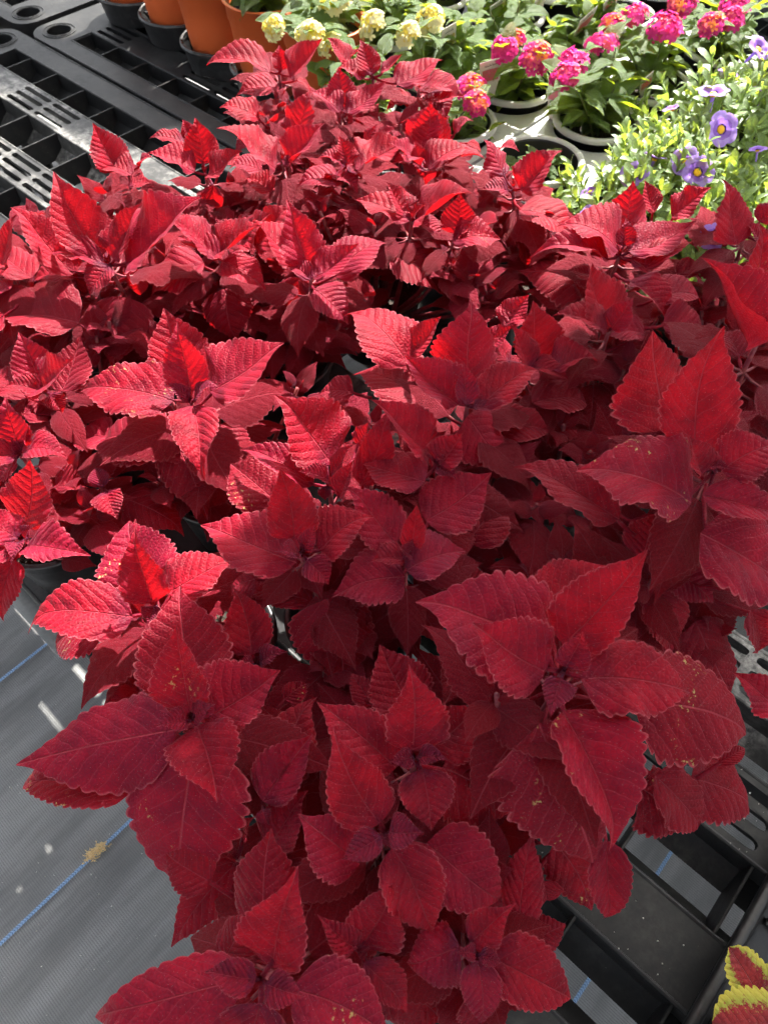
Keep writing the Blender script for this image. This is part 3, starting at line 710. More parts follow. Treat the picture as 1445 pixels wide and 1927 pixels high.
M_COL = leaf_material("coleus_leaf", (.36, .0035, .018), (.165, .0025, .013), (.40, .02, .05), (.66, .008, .012), (.62, .15, .18), (.56, .06, .09), sheen=.07, sheen_t=(1, .5, .6), bump=.95, young=(.035, .007, .032), plum=(.20, .006, .036), spec=.14, trans_f=.40, quilt=270)
M_COLD = leaf_material("scarred_coleus_leaf", (.36, .0035, .018), (.165, .0025, .013), (.40, .02, .05), (.66, .008, .012), (.62, .15, .18), (.56, .06, .09), sheen=.07, sheen_t=(1, .5, .6), bump=.95, young=(.035, .007, .032), plum=(.20, .006, .036), spec=.14, trans_f=.40, quilt=270, scars=True)
M_STEM = simple("coleus_stem", (.16, .018, .035), .5, col2=(.26, .06, .06), scale=120)

def soil_material():
    m, nt = new_mat("potting_soil"); N = NT(nt)
    tc = N.n("TexCoord").outputs["Object"]
    n = N.noise(tc, 90, 5, .7); v = N.vor(tc, 130)
    c = N.mix(N.ramp(n, .3, .7), (.008, .006, .005, 1), (.045, .028, .017, 1))
    perl = N.m('MULTIPLY', N.ramp(N.vor(tc, 190), .22, .3, 1, 0), N.ramp(N.noise(tc, 60, 2), .58, .64))
    c = N.mix(perl, c, (.5, .46, .38, 1))
    h = N.m('ADD', n, N.m('MULTIPLY', v, .8))
    p = N.n("BsdfPrincipled", ins={"Base Color": c, "Roughness": .9, "Normal": N.bump(h, 1.0, .006)})
    N.out(p.outputs[0]); return m
M_SOIL = soil_material()
def soil_mesh(r, seed):
    rng = np.random.RandomState(seed); V = [(0, 0, .004)]; F = []; n = 40
    rr = np.linspace(.08, 1, 12)
    for a in rr:
        for k in range(n):
            t = 2 * math.pi * k / n
            V.append((a * r * math.cos(t), a * r * math.sin(t), rng.uniform(-.003, .004) + .004 * (1 - a)))
    F += [(0, 1 + k, 1 + (k + 1) % n) for k in range(n)]
    for i in range(11):
        for k in range(n):
            F.append((1 + i * n + k, 1 + (i + 1) * n + k, 1 + (i + 1) * n + (k + 1) % n, 1 + i * n + (k + 1) % n))
    return mesh("soil", V, F, M_SOIL, True)
def pot_mesh(r, h, mat, rim=.006, taper=.76, name="pot"):
    mb = MB()
    rb = r * taper
    L = lambda z: rb + (r - rb) * z / h
    mb.lathe([(0, .002), (rb - .004, .002), (rb, .006), (L(h * .5), h * .5), (L(h * .80), h * .80), (L(h * .80) + .0025, h * .81), (r - .001, h - .006), (r + rim * .6, h - .005), (r + rim, h - .002), (r + rim * .5, h), (r - .002, h - .001), (r - .004, h - .005), (L(h * .5) - .003, h * .5), (rb - .003, .012), (0, .01)], 48)
    return mesh(name, mb.v, mb.f, mat, True)
POT_CACHE = {}
def add_pot(t, r, h, mat, fill=.82, seed=0, rim_mat=None):
    k = (r, h, mat.name)
    if k not in POT_CACHE: POT_CACHE[k] = (pot_mesh(r, h, mat), [soil_mesh(r * .93, s) for s in (1, 2)])
    po = link("pot", POT_CACHE[k][0], t)
    if rim_mat is not None:
        kr = k + (rim_mat.name,)
        if kr not in POT_CACHE:
            mb = MB(); mb.lathe([(r - .005, h + .0005), (r - .003, h + .004), (r + .003, h + .0055), (r + .006, h + .004), (r + .0085, h - .001), (r + .008, h - .005)], 56); POT_CACHE[kr] = mesh("rim", mb.v, mb.f, rim_mat, True)
        link("rim", POT_CACHE[kr], po)
    return link("soil", POT_CACHE[k][1][seed % 2], t, (0, 0, h * fill), (0, 0, seed * 1.7))

def inside(p, poly):
    x, y = p; c = False; j = len(poly) - 1
    for i in range(len(poly)):
        xi, yi = poly[i]; xj, yj = poly[j]
        if (yi > y) != (yj > y) and x < (xj - xi) * (y - yi) / (yj - yi) + xi: c = not c
        j = i
    return c
# stretches of bench, floor, pots and neighbours that no low coleus leaf covers in the bed
OPEN = [[(0, -200), (1500, -200), (1500, 80), (700, 75), (480, 90), (400, 112), (425, 205), (300, 240), (180, 240), (100, 325), (-40, 440), (-60, -200)],
        [(820, 60), (860, 175), (940, 260), (1060, 290), (1080, 400), (1250, 330), (1365, 330), (1500, 330), (1500, 0)],
        [(735, 520), (800, 530), (790, 600), (745, 600)],
        [(-50, 1165), (80, 1170), (120, 1320), (40, 1440), (110, 1550), (250, 1565), (330, 1700), (320, 1785), (160, 1870), (150, 2100), (-200, 2100), (-200, 1165)],
        [(20, 1050), (115, 1050), (125, 1140), (20, 1150)], [(500, 1130), (560, 1130), (550, 1260), (500, 1260)],
        [(1010, 1690), (1180, 1610), (1300, 1570), (1415, 1530), (1395, 1420), (1385, 1230), (1500, 1230), (1500, 2100), (930, 2100), (960, 1910), (1120, 1885), (1080, 1800)]]
def clear(pts):
    for p in pts:
        q = proj(p)
        for poly in OPEN:
            if inside(q, poly): return False
    return True
PLANTS = [
 ("big red coleus at lower left, its broad scarred leaf hanging over the floor fabric", (-.215, .135), ['A', 'EE', 'FF']),
 ("sunlit red coleus at the bench edge whose pale pink tip points left over the floor", (-.40, .135), ['B']),
 ("red coleus in the round pot with bare soil at the left bench edge", (-.685, .105), ['C', 'D', 'E2']),
 ("red coleus at the left picture edge above the pot with bare soil", (-.80, .245), ['D2']),
 ("red coleus with a long leaf pointing left, centre left above the dark hollow", (-.57, .30), ['E']),
 ("large sunlit red coleus at upper left with a heart shaped leaf hanging down", (-.85, .405), ['G']),
 ("red coleus cut off by the left picture edge beside the slotted bench", (-.985, .29), ['G2']),
 ("sunlit red coleus just left of centre with a tall pointed leaf, beside the gap", (-.68, .515), ['H', 'I']),
 ("sunlit red coleus in front of the open bench cells at upper left", (-.87, .575), ['PP', 'I2']),
 ("red coleus nearest the open bench cells, one bright leaf standing against them", (-1.02, .47), ['QQ']),
 ("red coleus in the upper middle with two large quilted leaves spread like wings", (-.86, .735), ['LL', 'OO']),
 ("farthest red coleus on the left, a long leaf pointing at the terracotta pots", (-1.01, .86), ['HH', 'GG']),
 ("farthest red coleus on the right, below the yellow lantana heads", (-.84, .93), ['II', 'JJ']),
 ("red coleus with one glowing scarlet leaf, beside the pink lantana tag", (-.66, .885), ['MM', 'SS']),
 ("red coleus over the black pot showing its rim in the gap at centre", (-.68, .72), ['J', 'K', 'KK']),
 ("red coleus in front of the white rimmed pot at upper right", (-.46, .905), ['RR']),
 ("red coleus beside the purple calibrachoa with flat spreading scarlet leaves", (-.33, .83), ['V']),
 ("red coleus at the right picture edge directly below the purple calibrachoa", (-.165, .93), ['U']),
 ("dark red coleus with a tall folded leaf at the right picture edge", (-.09, .735), ['T']),
 ("red coleus right of centre behind the tall plum leaves", (-.255, .66), ['W', 'X']),
 ("red coleus at the centre with an upright leaf and small purple bud", (-.30, .455), ['L', 'N']),
 ("red coleus below the centre with three shoots close together", (-.30, .27), ['M', 'P', 'Q']),
 ("tall plum red coleus with the largest leaves at right", (-.05, .50), ['S', 'S2']),
 ("large red coleus at lower right drooping over the empty bench slats", (-.05, .275), ['Y']),
 ("nearest red coleus at bottom centre with many small shoots over the bench edge", (-.045, .105), ['Z', 'AA', 'BB', 'CC', 'CC2', 'DD', 'DD2']),
]
SHD = {s[0]: s for s in SH}
# shared blades for the lower, older leaves
OLD = []
for i in range(10):
    rg = np.random.RandomState(100 + i)
    OLD.append(leaf_mesh("old_leaf", 1.0, rg.uniform(.56, .7), M_COLD if i > 7 else M_COL, rg, fold=rg.uniform(-8, 16), rows=40, cols=3, teeth=10, tooth=.12, arch=rg.uniform(.03, .12), relief=.006, wave=.1, droop_edge=.22, tipbend=rg.uniform(0, .12), twist=rg.uniform(-.4, .4)))
BUDS = []
for i in range(3):
    rg = np.random.RandomState(200 + i); mb = MB()
    BUDS.append([leaf_mesh("bud_leaf", 1.0, .55, M_COL, rg, fold=34, rows=24, cols=3, teeth=7, arch=-.05, relief=.01, wave=.05)])
NLEAF = 0
# further shoots seen between the main ones: photo pixel and height
EXTRA = {18: [(1405, 690, .27)], 19: [(1060, 800, .25), (1110, 850, .24)], 20: [(1010, 950, .25), (960, 1010, .22), (700, 800, .24), (945, 870, .25)], 21: [(700, 1220, .19), (640, 780, .22), (850, 1130, .20)],
         22: [(1180, 1020, .25), (1260, 1110, .24), (1340, 1190, .22), (1100, 960, .22)], 23: [(1060, 1060, .24), (1000, 1090, .22), (880, 1330, .22)], 4: [(560, 730, .23), (300, 900, .19), (430, 870, .2)], 7: [(690, 560, .24), (640, 610, .22)],
         14: [(915, 580, .17), (900, 560, .19), (890, 520, .24), (930, 545, .22), (850, 500, .25)], 2: [(170, 960, .2)], 0: [(560, 1400, .22), (470, 1130, .2)], 5: [(300, 640, .24)], 15: [(1040, 470, .24)], 24: [(930, 1560, .24)]}
def coleus(label, uv, names, seed):
    global NLEAF
    rng = np.random.RandomState(seed)
    O = uvw(uv[0], uv[1], 0)
    t = thing("coleus_plant", label, "potted plant", O, 0, "red coleus plants crowded on the bench")
    add_pot(t, .074, .125, M_POT, .8, seed)
    OV = Vector(O)
    def place(ob, Mw):
        ob.parent = t
        ob.matrix_basis = Matrix.Translation(-OV) @ Mw
    soil_z = .10
    for ni, nm in enumerate(names):
        _, cr, (cx, cy), z, leaves = SHD[nm]
        ox, oy, sc = CROP[cr]
        P = lambda x, y, zz: at(ox + x / sc, oy + y / sc, zz)
        C = P(cx, cy, z - .012)
        a = rng.uniform(0, 6.28); rr = .012 + .022 * (len(names) > 1) + .02 * (len(names) > 3)
        d0 = (C - O)[:2]; dn = d0 / (np.linalg.norm(d0) + 1e-6)
        S0 = np.array([O[0] + dn[0] * rr + .008 * math.cos(a), O[1] + dn[1] * rr + .008 * math.sin(a), ZB + soil_z - .01])
        # stem: leans out of the pot, then turns up into the shoot
        P1 = S0 + (C - S0) * np.array([.45, .45, .3]); P2 = S0 + (C - S0) * np.array([.9, .9, .75])
        bez = lambda q: S0 * (1 - q) ** 3 + 3 * P1 * q * (1 - q) ** 2 + 3 * P2 * q * q * (1 - q) + C * q ** 3
        pts = [bez(q) for q in np.linspace(0, 1, 12)]
        mb = MB(); mb.tube([p - O for p in pts], [.0042 - .0018 * k / 11 for k in range(12)], 8)
        mb.build("stem", M_STEM, t, True)
        Lmax = .05
        for b in leaves:
            bx, by, tx, ty, wpx, zo, dz, fold, fl = b
            B = P(bx, by, z + zo); h0 = (P(tx, ty, z + zo) - B)[:2]; h0 /= np.linalg.norm(h0) + 1e-6
            dz = dz * (1.55 if cy / sc + oy < 640 else 1.3) if dz >= .04 else dz
            T = P(tx, ty, z + zo + dz)
            while dz > .004 and (T - B)[:2].dot(h0) < .33 * np.linalg.norm(T - B):   # no leaf bends back over its own shoot
                dz *= .9; T = P(tx, ty, z + zo + dz)
            L = np.linalg.norm(T - B)
            roll = rng.uniform(-.16, .16)
            Mx, ax, sd, nn = frame(B, T, roll)
            # width read across the blade
            mid = (B + T) / 2
            pa = proj(T) - proj(B); pa /= np.linalg.norm(pa) + 1e-9
            ps = (proj(mid + sd * .01) - proj(mid - sd * .01)) / .02
            perp = abs(-pa[1] * ps[0] + pa[0] * ps[1])
            W = 1.04 * wpx / sc / max(perp, .45 * FPX / depth(mid))
            W = min(max(W, .40 * L), .92 * L) / max(math.cos(math.radians(abs(fold))), .7) ** .6
            Lmax = max(Lmax, L)
            big = wpx / sc > 70
            fo = fold * 1.3 if fold > 13 else -fold * .6
            old_shaded = 1.0 if zo < -.03 else 0.0
            Mi = Mx.inverted()
            ctr = C + np.array([0, 0, zo * .9])
            q = min(range(12), key=lambda k: np.linalg.norm(pts[k] - B) + abs(pts[k][2] - B[2] + .01) * 1.5)
            src = pts[q] if np.linalg.norm(pts[q] - B) < .075 else None
            pet = Mi @ Vector(src) if src is not None else Vector((-.02, 0, -.012))
            hurt = .8 if 'd' in fl else (.6 if rng.rand() < .03 else 0.0)
            me = leaf_mesh("leaf", L, W, M_COLD if hurt else M_COL, rng, fold=fo * rng.uniform(.8, 1.2), rows=64 if big else 44, cols=6 if big else 4, teeth=rng.randint(9, 12) if L > .04 else 8,
                           tooth=rng.uniform(.12, .16), arch=rng.uniform(.04, .14) * (1 if dz <= .02 else -.6), wave=rng.uniform(.05, .12), twist=rng.uniform(-.5, .5), tipbend=rng.uniform(-.04, .2),
                           relief=rng.uniform(.0005, .0010), nveins=8, petiole=pet, asym=rng.uniform(-.08, .08), droop_edge=rng.uniform(.10, .34) if fold <= 13 else rng.uniform(.05, .2))
            ob = link("leaf", me); place(ob, Mx)
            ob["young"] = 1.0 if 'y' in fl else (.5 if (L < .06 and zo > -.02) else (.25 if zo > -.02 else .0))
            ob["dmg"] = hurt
            ob["old_shaded"] = old_shaded
            NLEAF += 1
        # the unopened heart of the shoot
        for k in range(4):
            az = k * math.pi / 2 + a; ln = .012 if k < 2 else .008
            e = 1.0 if k < 2 else 1.25
            D = np.array([math.cos(az) * math.cos(e), math.sin(az) * math.cos(e), math.sin(e)]) * ln
            Mx, *_ = frame(C + np.array([0, 0, .004]), C + np.array([0, 0, .004]) + D)
            ob = link("bud_leaf", BUDS[k % 3][0]); place(ob, Mx @ Matrix.Scale(ln, 4)); ob["young"] = 1.0; ob["dmg"] = 0.0; ob["old_shaded"] = 0.0
        # older leaves down the stem
        az0 = rng.uniform(0, 6.28); nlev = 7
        for lv in range(nlev):
            zz = z - (.03 if cy / sc + oy < 640 else .042) - .025 * lv + rng.uniform(-.006, .006)
            if zz < .105: break
            k = min(range(12), key=lambda q: abs(pts[q][2] - ZB - zz)); base = pts[k]
            for sgn in ((0, math.pi) if lv % 2 else (0, math.pi, 1.57)):
                az = az0 + lv * math.pi / 2 + sgn + rng.uniform(-.4, .4)
                L = min(.105, Lmax * rng.uniform(.75, 1.0)) * (1 - .06 * lv)
                el = rng.uniform(-.55, .1)
                for tries in range(3):
                    D = np.array([math.cos(az) * math.cos(el), math.sin(az) * math.cos(el), math.sin(el)])
                    B = base + np.array([math.cos(az), math.sin(az), -.1]) * L * .22
                    T = B + D * L
                    Mx, ax, sd, nn = frame(B, T, rng.uniform(-.3, .3))
                    if clear([B, B + (T - B) * .4 + sd * .3 * L, B + (T - B) * .4 - sd * .3 * L, T]) and min(B[2], T[2]) > ZB + .03: break
                    L *= .72
                else: continue
                ob = link("leaf", OLD[rng.randint(len(OLD))]); place(ob, Mx @ Matrix.Diagonal((L, L * rng.uniform(.9, 1.15), L, 1)))
                ob["young"] = 0.0; ob["dmg"] = .7 if rng.rand() < .2 else 0.0; ob["old_shaded"] = 1.0
                NLEAF += 1
                mb = MB(); mb.tube([base - O, (base + B) / 2 - O + np.array([0, 0, -.003]), B - O + D * L * .08], [.002, .0018, .0014], 5); mb.build("petiole", M_STEM, t, True)
    # side shoots lower down, each a small rosette of its own
    far = O[1] > .62
    zt = float(np.mean([SHD[n][3] for n in names]))
    ex = EXTRA.get(seed - 11, [])
    nrand = 8 if far else 4
    for k in range(nrand + len(ex)):
        if k >= nrand:
            C = at(*ex[k - nrand]); d_ = C - O; rr = float(np.hypot(d_[0], d_[1])); az = math.atan2(d_[1], d_[0])
        for tries in range(6 if k < nrand else 0):
            az = rng.uniform(0, 6.28); rr = rng.uniform(.03, .10)
            C = np.array([O[0] + rr * math.cos(az), O[1] + rr * math.sin(az), ZB + zt * rng.uniform(.64, .92)])
            if clear([C + np.array([.03, 0, 0]), C - np.array([.03, 0, 0]), C + np.array([0, .03, 0]), C - np.array([0, .03, 0])]): break
        else:
            if k < nrand: continue
        S0 = np.array([O[0] + .3 * rr * math.cos(az), O[1] + .3 * rr * math.sin(az), ZB + .092])
        mb = MB(); mb.tube([S0 - O, S0 * .5 + C * .5 - O + np.array([0, 0, -.01]), C - O], [.0036, .003, .0024], 7); mb.build("stem", M_STEM, t, True)
        a0 = rng.uniform(0, 6.28); n_ = 0
        for lv, (fac, e0) in enumerate(((.35, .9), (.65, .55), (1.0, .15))):
            for sg in (0, math.pi):
                az2 = a0 + lv * 1.57 + sg + rng.uniform(-.25, .25); el = e0 + rng.uniform(-.25, .2); L = fac * rng.uniform(.06, .085)
                D = np.array([math.cos(az2) * math.cos(el), math.sin(az2) * math.cos(el), math.sin(el)]); B = C - np.array([0, 0, .012 * lv]) + D * .004; T = B + D * L
                Mx, ax, sd, nn = frame(B, T, rng.uniform(-.25, .25))
                if not clear([T, B + (T - B) * .4 + sd * .3 * L, B + (T - B) * .4 - sd * .3 * L]): continue
                ob = link("leaf", OLD[rng.randint(len(OLD))]); place(ob, Mx @ Matrix.Diagonal((L, L * rng.uniform(.9, 1.15), L, 1)))
                ob["young"] = (.9, .4, .15)[lv]; ob["dmg"] = 0.0; ob["old_shaded"] = .2
    # low leaves round the pot
    for k in range(9):
        az = k * .7 + rng.uniform(-.3, .3); r0 = rng.uniform(.025, .05); zz = ZB + rng.uniform(.125, .19); L = rng.uniform(.06, .09)
        for tries in range(3):
            el = rng.uniform(-.5, .25); D = np.array([math.cos(az) * math.cos(el), math.sin(az) * math.cos(el), math.sin(el)])
            B = np.array([O[0] + r0 * math.cos(az), O[1] + r0 * math.sin(az), zz]); T = B + D * L
            Mx, ax, sd, nn = frame(B, T, rng.uniform(-.4, .4))
            if clear([B, B + (T - B) * .4 + sd * .3 * L, B + (T - B) * .4 - sd * .3 * L, T]): break
            L *= .75
        else: continue
        ob = link("leaf", OLD[rng.randint(len(OLD))]); place(ob, Mx @ Matrix.Diagonal((L, L * rng.uniform(.9, 1.15), L, 1)))
        ob["young"] = 0.0; ob["dmg"] = .7 if rng.rand() < .2 else 0.0; ob["old_shaded"] = 1.0
        s0 = np.array([.01 * math.cos(az), .01 * math.sin(az), .095])
        mb = MB(); mb.tube([s0, s0 * .4 + (B - O) * .6 + np.array([0, 0, .01]), B - O + D * L * .08], [.002, .0018, .0014], 5); mb.build("petiole", M_STEM, t, True)
    return t
for i, (lab, uv, nm) in enumerate(PLANTS):
    coleus(lab, uv, nm, 11 + i)
# ------------------------------------------------------------------ background plants
M_LAN = leaf_material("lantana_leaf", (.12, .20, .06), (.065, .125, .035), (.18, .25, .11), (.55, .75, .03), (.12, .19, .06), (.13, .19, .07), trans_f=.46, sheen=.12, sheen_t=(1, 1, 1), young=(.10, .19, .03), bump=.8, rough=.42, nveins=9.0, quilt=320, spec=.5)
M_CAL = leaf_material("calibrachoa_leaf", (.21, .29, .13), (.13, .20, .08), (.24, .31, .17), (.55, .75, .07), (.15, .22, .08), (.16, .22, .09), trans_f=.42, sheen=.1, sheen_t=(1, 1, 1), young=(.14, .24, .04), bump=.2, rough=.45, nveins=4.0, quilt=200, spec=.45)
M_GST = simple("green_stem", (.12, .19, .05), .5, col2=(.16, .15, .06), trans=None)
def petal(name, c, c2, tr): return simple(name, c, .55, col2=c2, scale=130, trans=tr, spec=.25)
M_PINK = petal("pink_petal", (.66, .03, .22), (.72, .06, .30), (.9, .05, .3)); M_ORANGE = petal("orange_petal", (.80, .25, .05), (.80, .16, .14), (1, .35, .05))
M_CORAL = petal("coral_petal", (.78, .15, .16), (.76, .08, .22), (1, .2, .2))
M_YEL = petal("yellow_petal", (.82, .62, .06), (.82, .70, .22), (1, .85, .1)); M_CREAM = petal("cream_petal", (.82, .76, .48), (.8, .74, .36), (1, .95, .5))
M_PUR = petal("purple_petal", (.34, .18, .68), (.46, .32, .76), (.5, .3, .9)); M_DPUR = petal("deep_purple_throat", (.06, .015, .14), (.10, .03, .2), None); M_PUR2 = petal("violet_petal", (.20, .07, .48), (.30, .14, .6), (.4, .2, .8)); M_THROAT = petal("yellow_throat", (.85, .5, .02), (.8, .42, .02), None)
LANPROF = (np.array([0, .04, .12, .25, .4, .55, .7, .82, .92, 1]), np.array([.06, .3, .68, .96, 1.0, .88, .66, .42, .2, .01]))
CALPROF = (np.array([0, .1, .3, .55, .75, .9, 1]), np.array([.22, .42, .75, 1.0, .9, .5, .02]))
LANL = [leaf_mesh("lantana_leaf", 1, .56, M_LAN, np.random.RandomState(300 + i), fold=[14, 24, 4][i], rows=34, cols=3, teeth=13, tooth=.05, arch=[.08, .03, .12][i], relief=.014, wave=.05, prof=LANPROF, tipbend=.08, twist=[.3, -.3, 0][i]) for i in range(3)]

def floret_head(name, r, cols, seed):
    """domed cluster of five lobed florets, the young ones in the middle"""
    rg = np.random.RandomState(seed); mb = MB(); n = 30
    for i in range(n):
        q = (i + .5) / n; ph = math.acos(1 - 1.12 * q) + rg.uniform(-.1, .1); th = i * 2.39996 + rg.uniform(-.25, .25)
        d = Vector((math.sin(ph) * math.cos(th), math.sin(ph) * math.sin(th), math.cos(ph)))
        jr = r * rg.uniform(.82, 1.12)
        c = Vector((d.x * jr, d.y * jr, d.z * jr * .55)); nrm = (d + Vector((rg.uniform(-.3, .3), rg.uniform(-.3, .3), .35))).normalized(); a = nrm.orthogonal().normalized(); b = nrm.cross(a)
        rot = rg.uniform(0, 6.28); sz = r * .42 * rg.uniform(.8, 1.2) * (.55 if i < 5 else 1)
        mi = 0 if i > n * .40 else (1 if i > n * .17 else 2)
        if rg.rand() < .2: mi = rg.randint(3)
        V = [c]; m_ = 25
        for k in range(m_):
            t = rot + 2 * math.pi * k / m_; lob = abs(math.sin(2.5 * (t - rot))) ** .5; rr = sz * (.45 + .55 * lob)
            V.append(c + (a * math.cos(t) + b * math.sin(t)) * rr + nrm * sz * (.22 - .1 * lob + rg.uniform(-.04, .04)))
        mb.add(V, [(0, 1 + k, 1 + (k + 1) % m_) for k in range(m_)], mi)
        mb.tube([c * .15, c], [r * .05, r * .07], 5, mi, False)
    core = [(0, -r * .1), (r * .5, -r * .05), (r * .75, r * .12), (r * .6, r * .35), (0, r * .48)]
    mb.lathe(core, 14, 0)
    m = mesh(name, mb.v, mb.f, cols, True); m.polygons.foreach_set("material_index", mb.mi); return m
HEADS = {'p': [floret_head("flower_head", .021, [M_PINK, M_PINK, M_CORAL], 1), floret_head("flower_head", .021, [M_PINK, M_PINK, M_PINK], 2), floret_head("flower_head", .020, [M_PINK, M_CORAL, M_ORANGE], 3)],
         'y': [floret_head("flower_head", .025, [M_CREAM, M_YEL, M_YEL], 4), floret_head("flower_head", .025, [M_CREAM, M_CREAM, M_YEL], 5)]}

def lantana(label, uv, heads, kind, seed, nst=6, height=.15, leafL=.06, pot=(.08, .13), potmat=None, base=0.0, group="lantanas behind the coleus", spread=.075, light=1.0):
    rg = np.random.RandomState(seed)
    O = uvw(uv[0], uv[1], base)
    t = thing("lantana_plant", label, "potted plant", O, rg.uniform(-.1, .1), group); t.rotation_euler = (0, 0, 0)
    add_pot(t, pot[0], pot[1], potmat or M_POT, .84 if potmat else .7, seed, None if potmat else M_GLARE)
    sz = pot[1] * (.84 if potmat else .7)
    tips = []
    for (px, py, z) in heads: tips.append((Vector(at(px, py, z)) - Vector(O), True))
    for k in range(max(0, nst + 2 - len(heads)) if nst > 5 else nst):
        az = rg.uniform(0, 6.28); rr = spread * rg.uniform(.3, 1.2)
        tips.append((Vector((rr * math.cos(az), rr * math.sin(az), sz + height * rg.uniform(.45, .95))), False))
    for i, (tp, fl) in enumerate(tips):
        b0 = Vector((rg.uniform(-.012, .012), rg.uniform(-.012, .012), sz - .005))
        mid = b0.lerp(tp, .5) + Vector((-(tp.x) * .15, -(tp.y) * .15, .015))
        f = lambda q: b0 * (1 - q) ** 2 + mid * 2 * q * (1 - q) + tp * q * q
        mb = MB(); mb.tube([f(q) for q in np.linspace(0, 1, 8)], [.0026 - .0013 * q for q in np.linspace(0, 1, 8)], 6); mb.build("stem", M_GST, t, True)
        if fl:
            dr = (f(1) - f(.9)).normalized(); ob = link("flower_head", HEADS[kind][rg.randint(len(HEADS[kind]))], t)
            ob.matrix_basis = Matrix.Translation(tp) @ (Vector((0, 0, 1)).lerp(dr, .6)).to_track_quat('Z', 'Y').to_matrix().to_4x4() @ Matrix.Scale(rg.uniform(.9, 1.25) * (1.08 if kind == 'p' else .85), 4)
        az = rg.uniform(0, 6.28); nn = 5
        for lv, q in enumerate(np.linspace(.28, .96, nn)):
            p = f(q)
            for sg in (0, math.pi):
                a = az + lv * 1.57 + sg + rg.uniform(-.3, .3); el = rg.uniform(-.35, .45) + (.25 if lv == nn - 1 else 0)
                L = leafL * rg.uniform(.8, 1.3) * (.72 if lv == nn - 1 else 1)
                D = np.array([math.cos(a) * math.cos(el), math.sin(a) * math.cos(el), math.sin(el)])
                B = np.array(p) + D * .006; Mx, *_ = frame(B, B + D * L, rg.uniform(-.35, .35))
                ob = link("leaf", LANL[rg.randint(3)], t); ob.matrix_basis = Mx @ Matrix.Diagonal((L, L * rg.uniform(.9, 1.15), L, 1))
                ob["young"] = .9 if lv == nn - 1 else 0.0; ob["dmg"] = 0.0; ob["old_shaded"] = 0.0
    return t
PT = lambda x, y: (800 + x / 2.2403, y / 2.2403)
def hp(l, z=.27): return [(*PT(x, y), z) for x, y in l]
def hy(l, z=.27): return [(380 + x / 2.89, y / 2.89, z) for x, y in l]
lantana("pink lantana directly behind the white rimmed pot, narrow tag at its left", (-.70, 1.40), hp([(610, 270), (745, 185), (590, 320)], .26), 'p', 1, 8, leafL=.062)
lantana("pink lantana with three heads close together, behind the sunlit tray deck", (-.91, 1.40), hp([(370, 170), (470, 240), (330, 210)], .26), 'p', 2, 7)
lantana("pink lantana with one small orange centred head just above the coleus", (-.91, 1.20), hp([(195, 370), (215, 430)], .22), 'p', 3, 4, .08, .045)
lantana("tiny lantana seedling in the empty looking pot with the bright white rim", (-.70, 1.20), [], 'p', 4, 4, .05, .04, spread=.05)
lantana("pink lantana with large magenta heads at the top, tag leaning at its left", (-.70, 1.60), hp([(785, 95), (880, 65), (1010, 115)], .27), 'p', 5, 7)
lantana("coral pink lantana in the top right corner of the picture", (-.66, 1.85), hp([(1205, 100), (1290, 80), (1080, 15), (1305, 20)], .27), 'p', 6, 8)
lantana("green lantana without flowers behind the pink heads, at the top edge", (-.91, 1.62), [], 'p', 7, 6)
lantana("yellow lantana with a round head above the farthest coleus", (-.99, 1.50), hy([(1115, 185), (920, 130)], .25), 'y', 8, 7)
lantana("leafy green lantana between the terracotta pots and the round yellow head", (-1.27, 1.40), [], 'y', 9, 8, .16)
lantana("green lantana with one tiny orange bud cluster, between yellow and pink ones", (-1.12, 1.66), hy([(1240, 110)], .24), 'y', 10, 6)
lantana("yellow lantana at the very top edge with one pale head", (-1.32, 1.62), [(640, -10, .26)], 'y', 12, 7)
lantana("leafy lantana at the top edge, second pot from the round white rims", (-1.13, 1.86), [], 'y', 13, 6)
lantana("sparse lantana in the upper pot with bare brown soil", (-.93, 1.84), [], 'p', 14, 2, .1, .05)
lantana("sparse lantana with its tag standing in the pot at the top edge", (-.95, 2.05), [], 'p', 15, 3, .1, .05)

lantana("bushy green lantana right behind the farthest coleus, no flowers", (-1.11, 1.12), [], 'y', 31, 9, .13, .06)
lantana("bushy yellow lantana behind the farthest coleus, left of the round head", (-1.06, 1.33), hy([(690, 240)], .22), 'y', 32, 9, .17, .062)
lantana("pale leaved lantana at the top edge above the yellow heads", (-1.30, 1.86), [], 'y', 33, 9, .18, .065)
lantana("leafy lantana behind the magenta heads at the top right", (-.52, 2.02), [], 'p', 34, 8, .17, .06)

# tray deck that the lantana pots hang in
def shuttle_tray(label, us, vs, mat, z=.108, pit=.205, r=.083):
    t = thing("shuttle_tray", label, "plant tray", uvw(us[0], vs[0], 0), TH, "trays for the lantana pots")
    mb = MB(); n = 40
    for i in range(len(us)):
        for j in range(len(vs)):
            x, y = us[i] - us[0], vs[j] - vs[0]
            ol, an = rect_loop(x - .1025, x + .1025, y - .1, y + .1, n)
            inn = [(x + r * math.cos(2 * math.pi * (k + .5) / n), y + r * math.sin(2 * math.pi * (k + .5) / n)) for k in range(n)]
            mb.plate_hole(ol, inn, z, z - .012)
    x0, x1, y0, y1 = -.1025, us[-1] - us[0] + .1025, -.1, vs[-1] - vs[0] + .1
    mb.build("deck", mat, t)
    mb = MB()
    for (a, b) in (((x0, y0), (x1, y0)), ((x1, y0), (x1, y1)), ((x1, y1), (x0, y1)), ((x0, y1), (x0, y0))):
        dx, dy = b[0] - a[0], b[1] - a[1]; L = math.hypot(dx, dy); nx, ny = dy / L * .01, -dx / L * .01
        mb.add([(a[0], a[1], z - .001), (b[0], b[1], z - .001), (b[0] - nx, b[1] - ny, .001), (a[0] - nx, a[1] - ny, .001)], [(0, 1, 2, 3)])
    mb.build("skirt", M_TRAY, t)
    return t
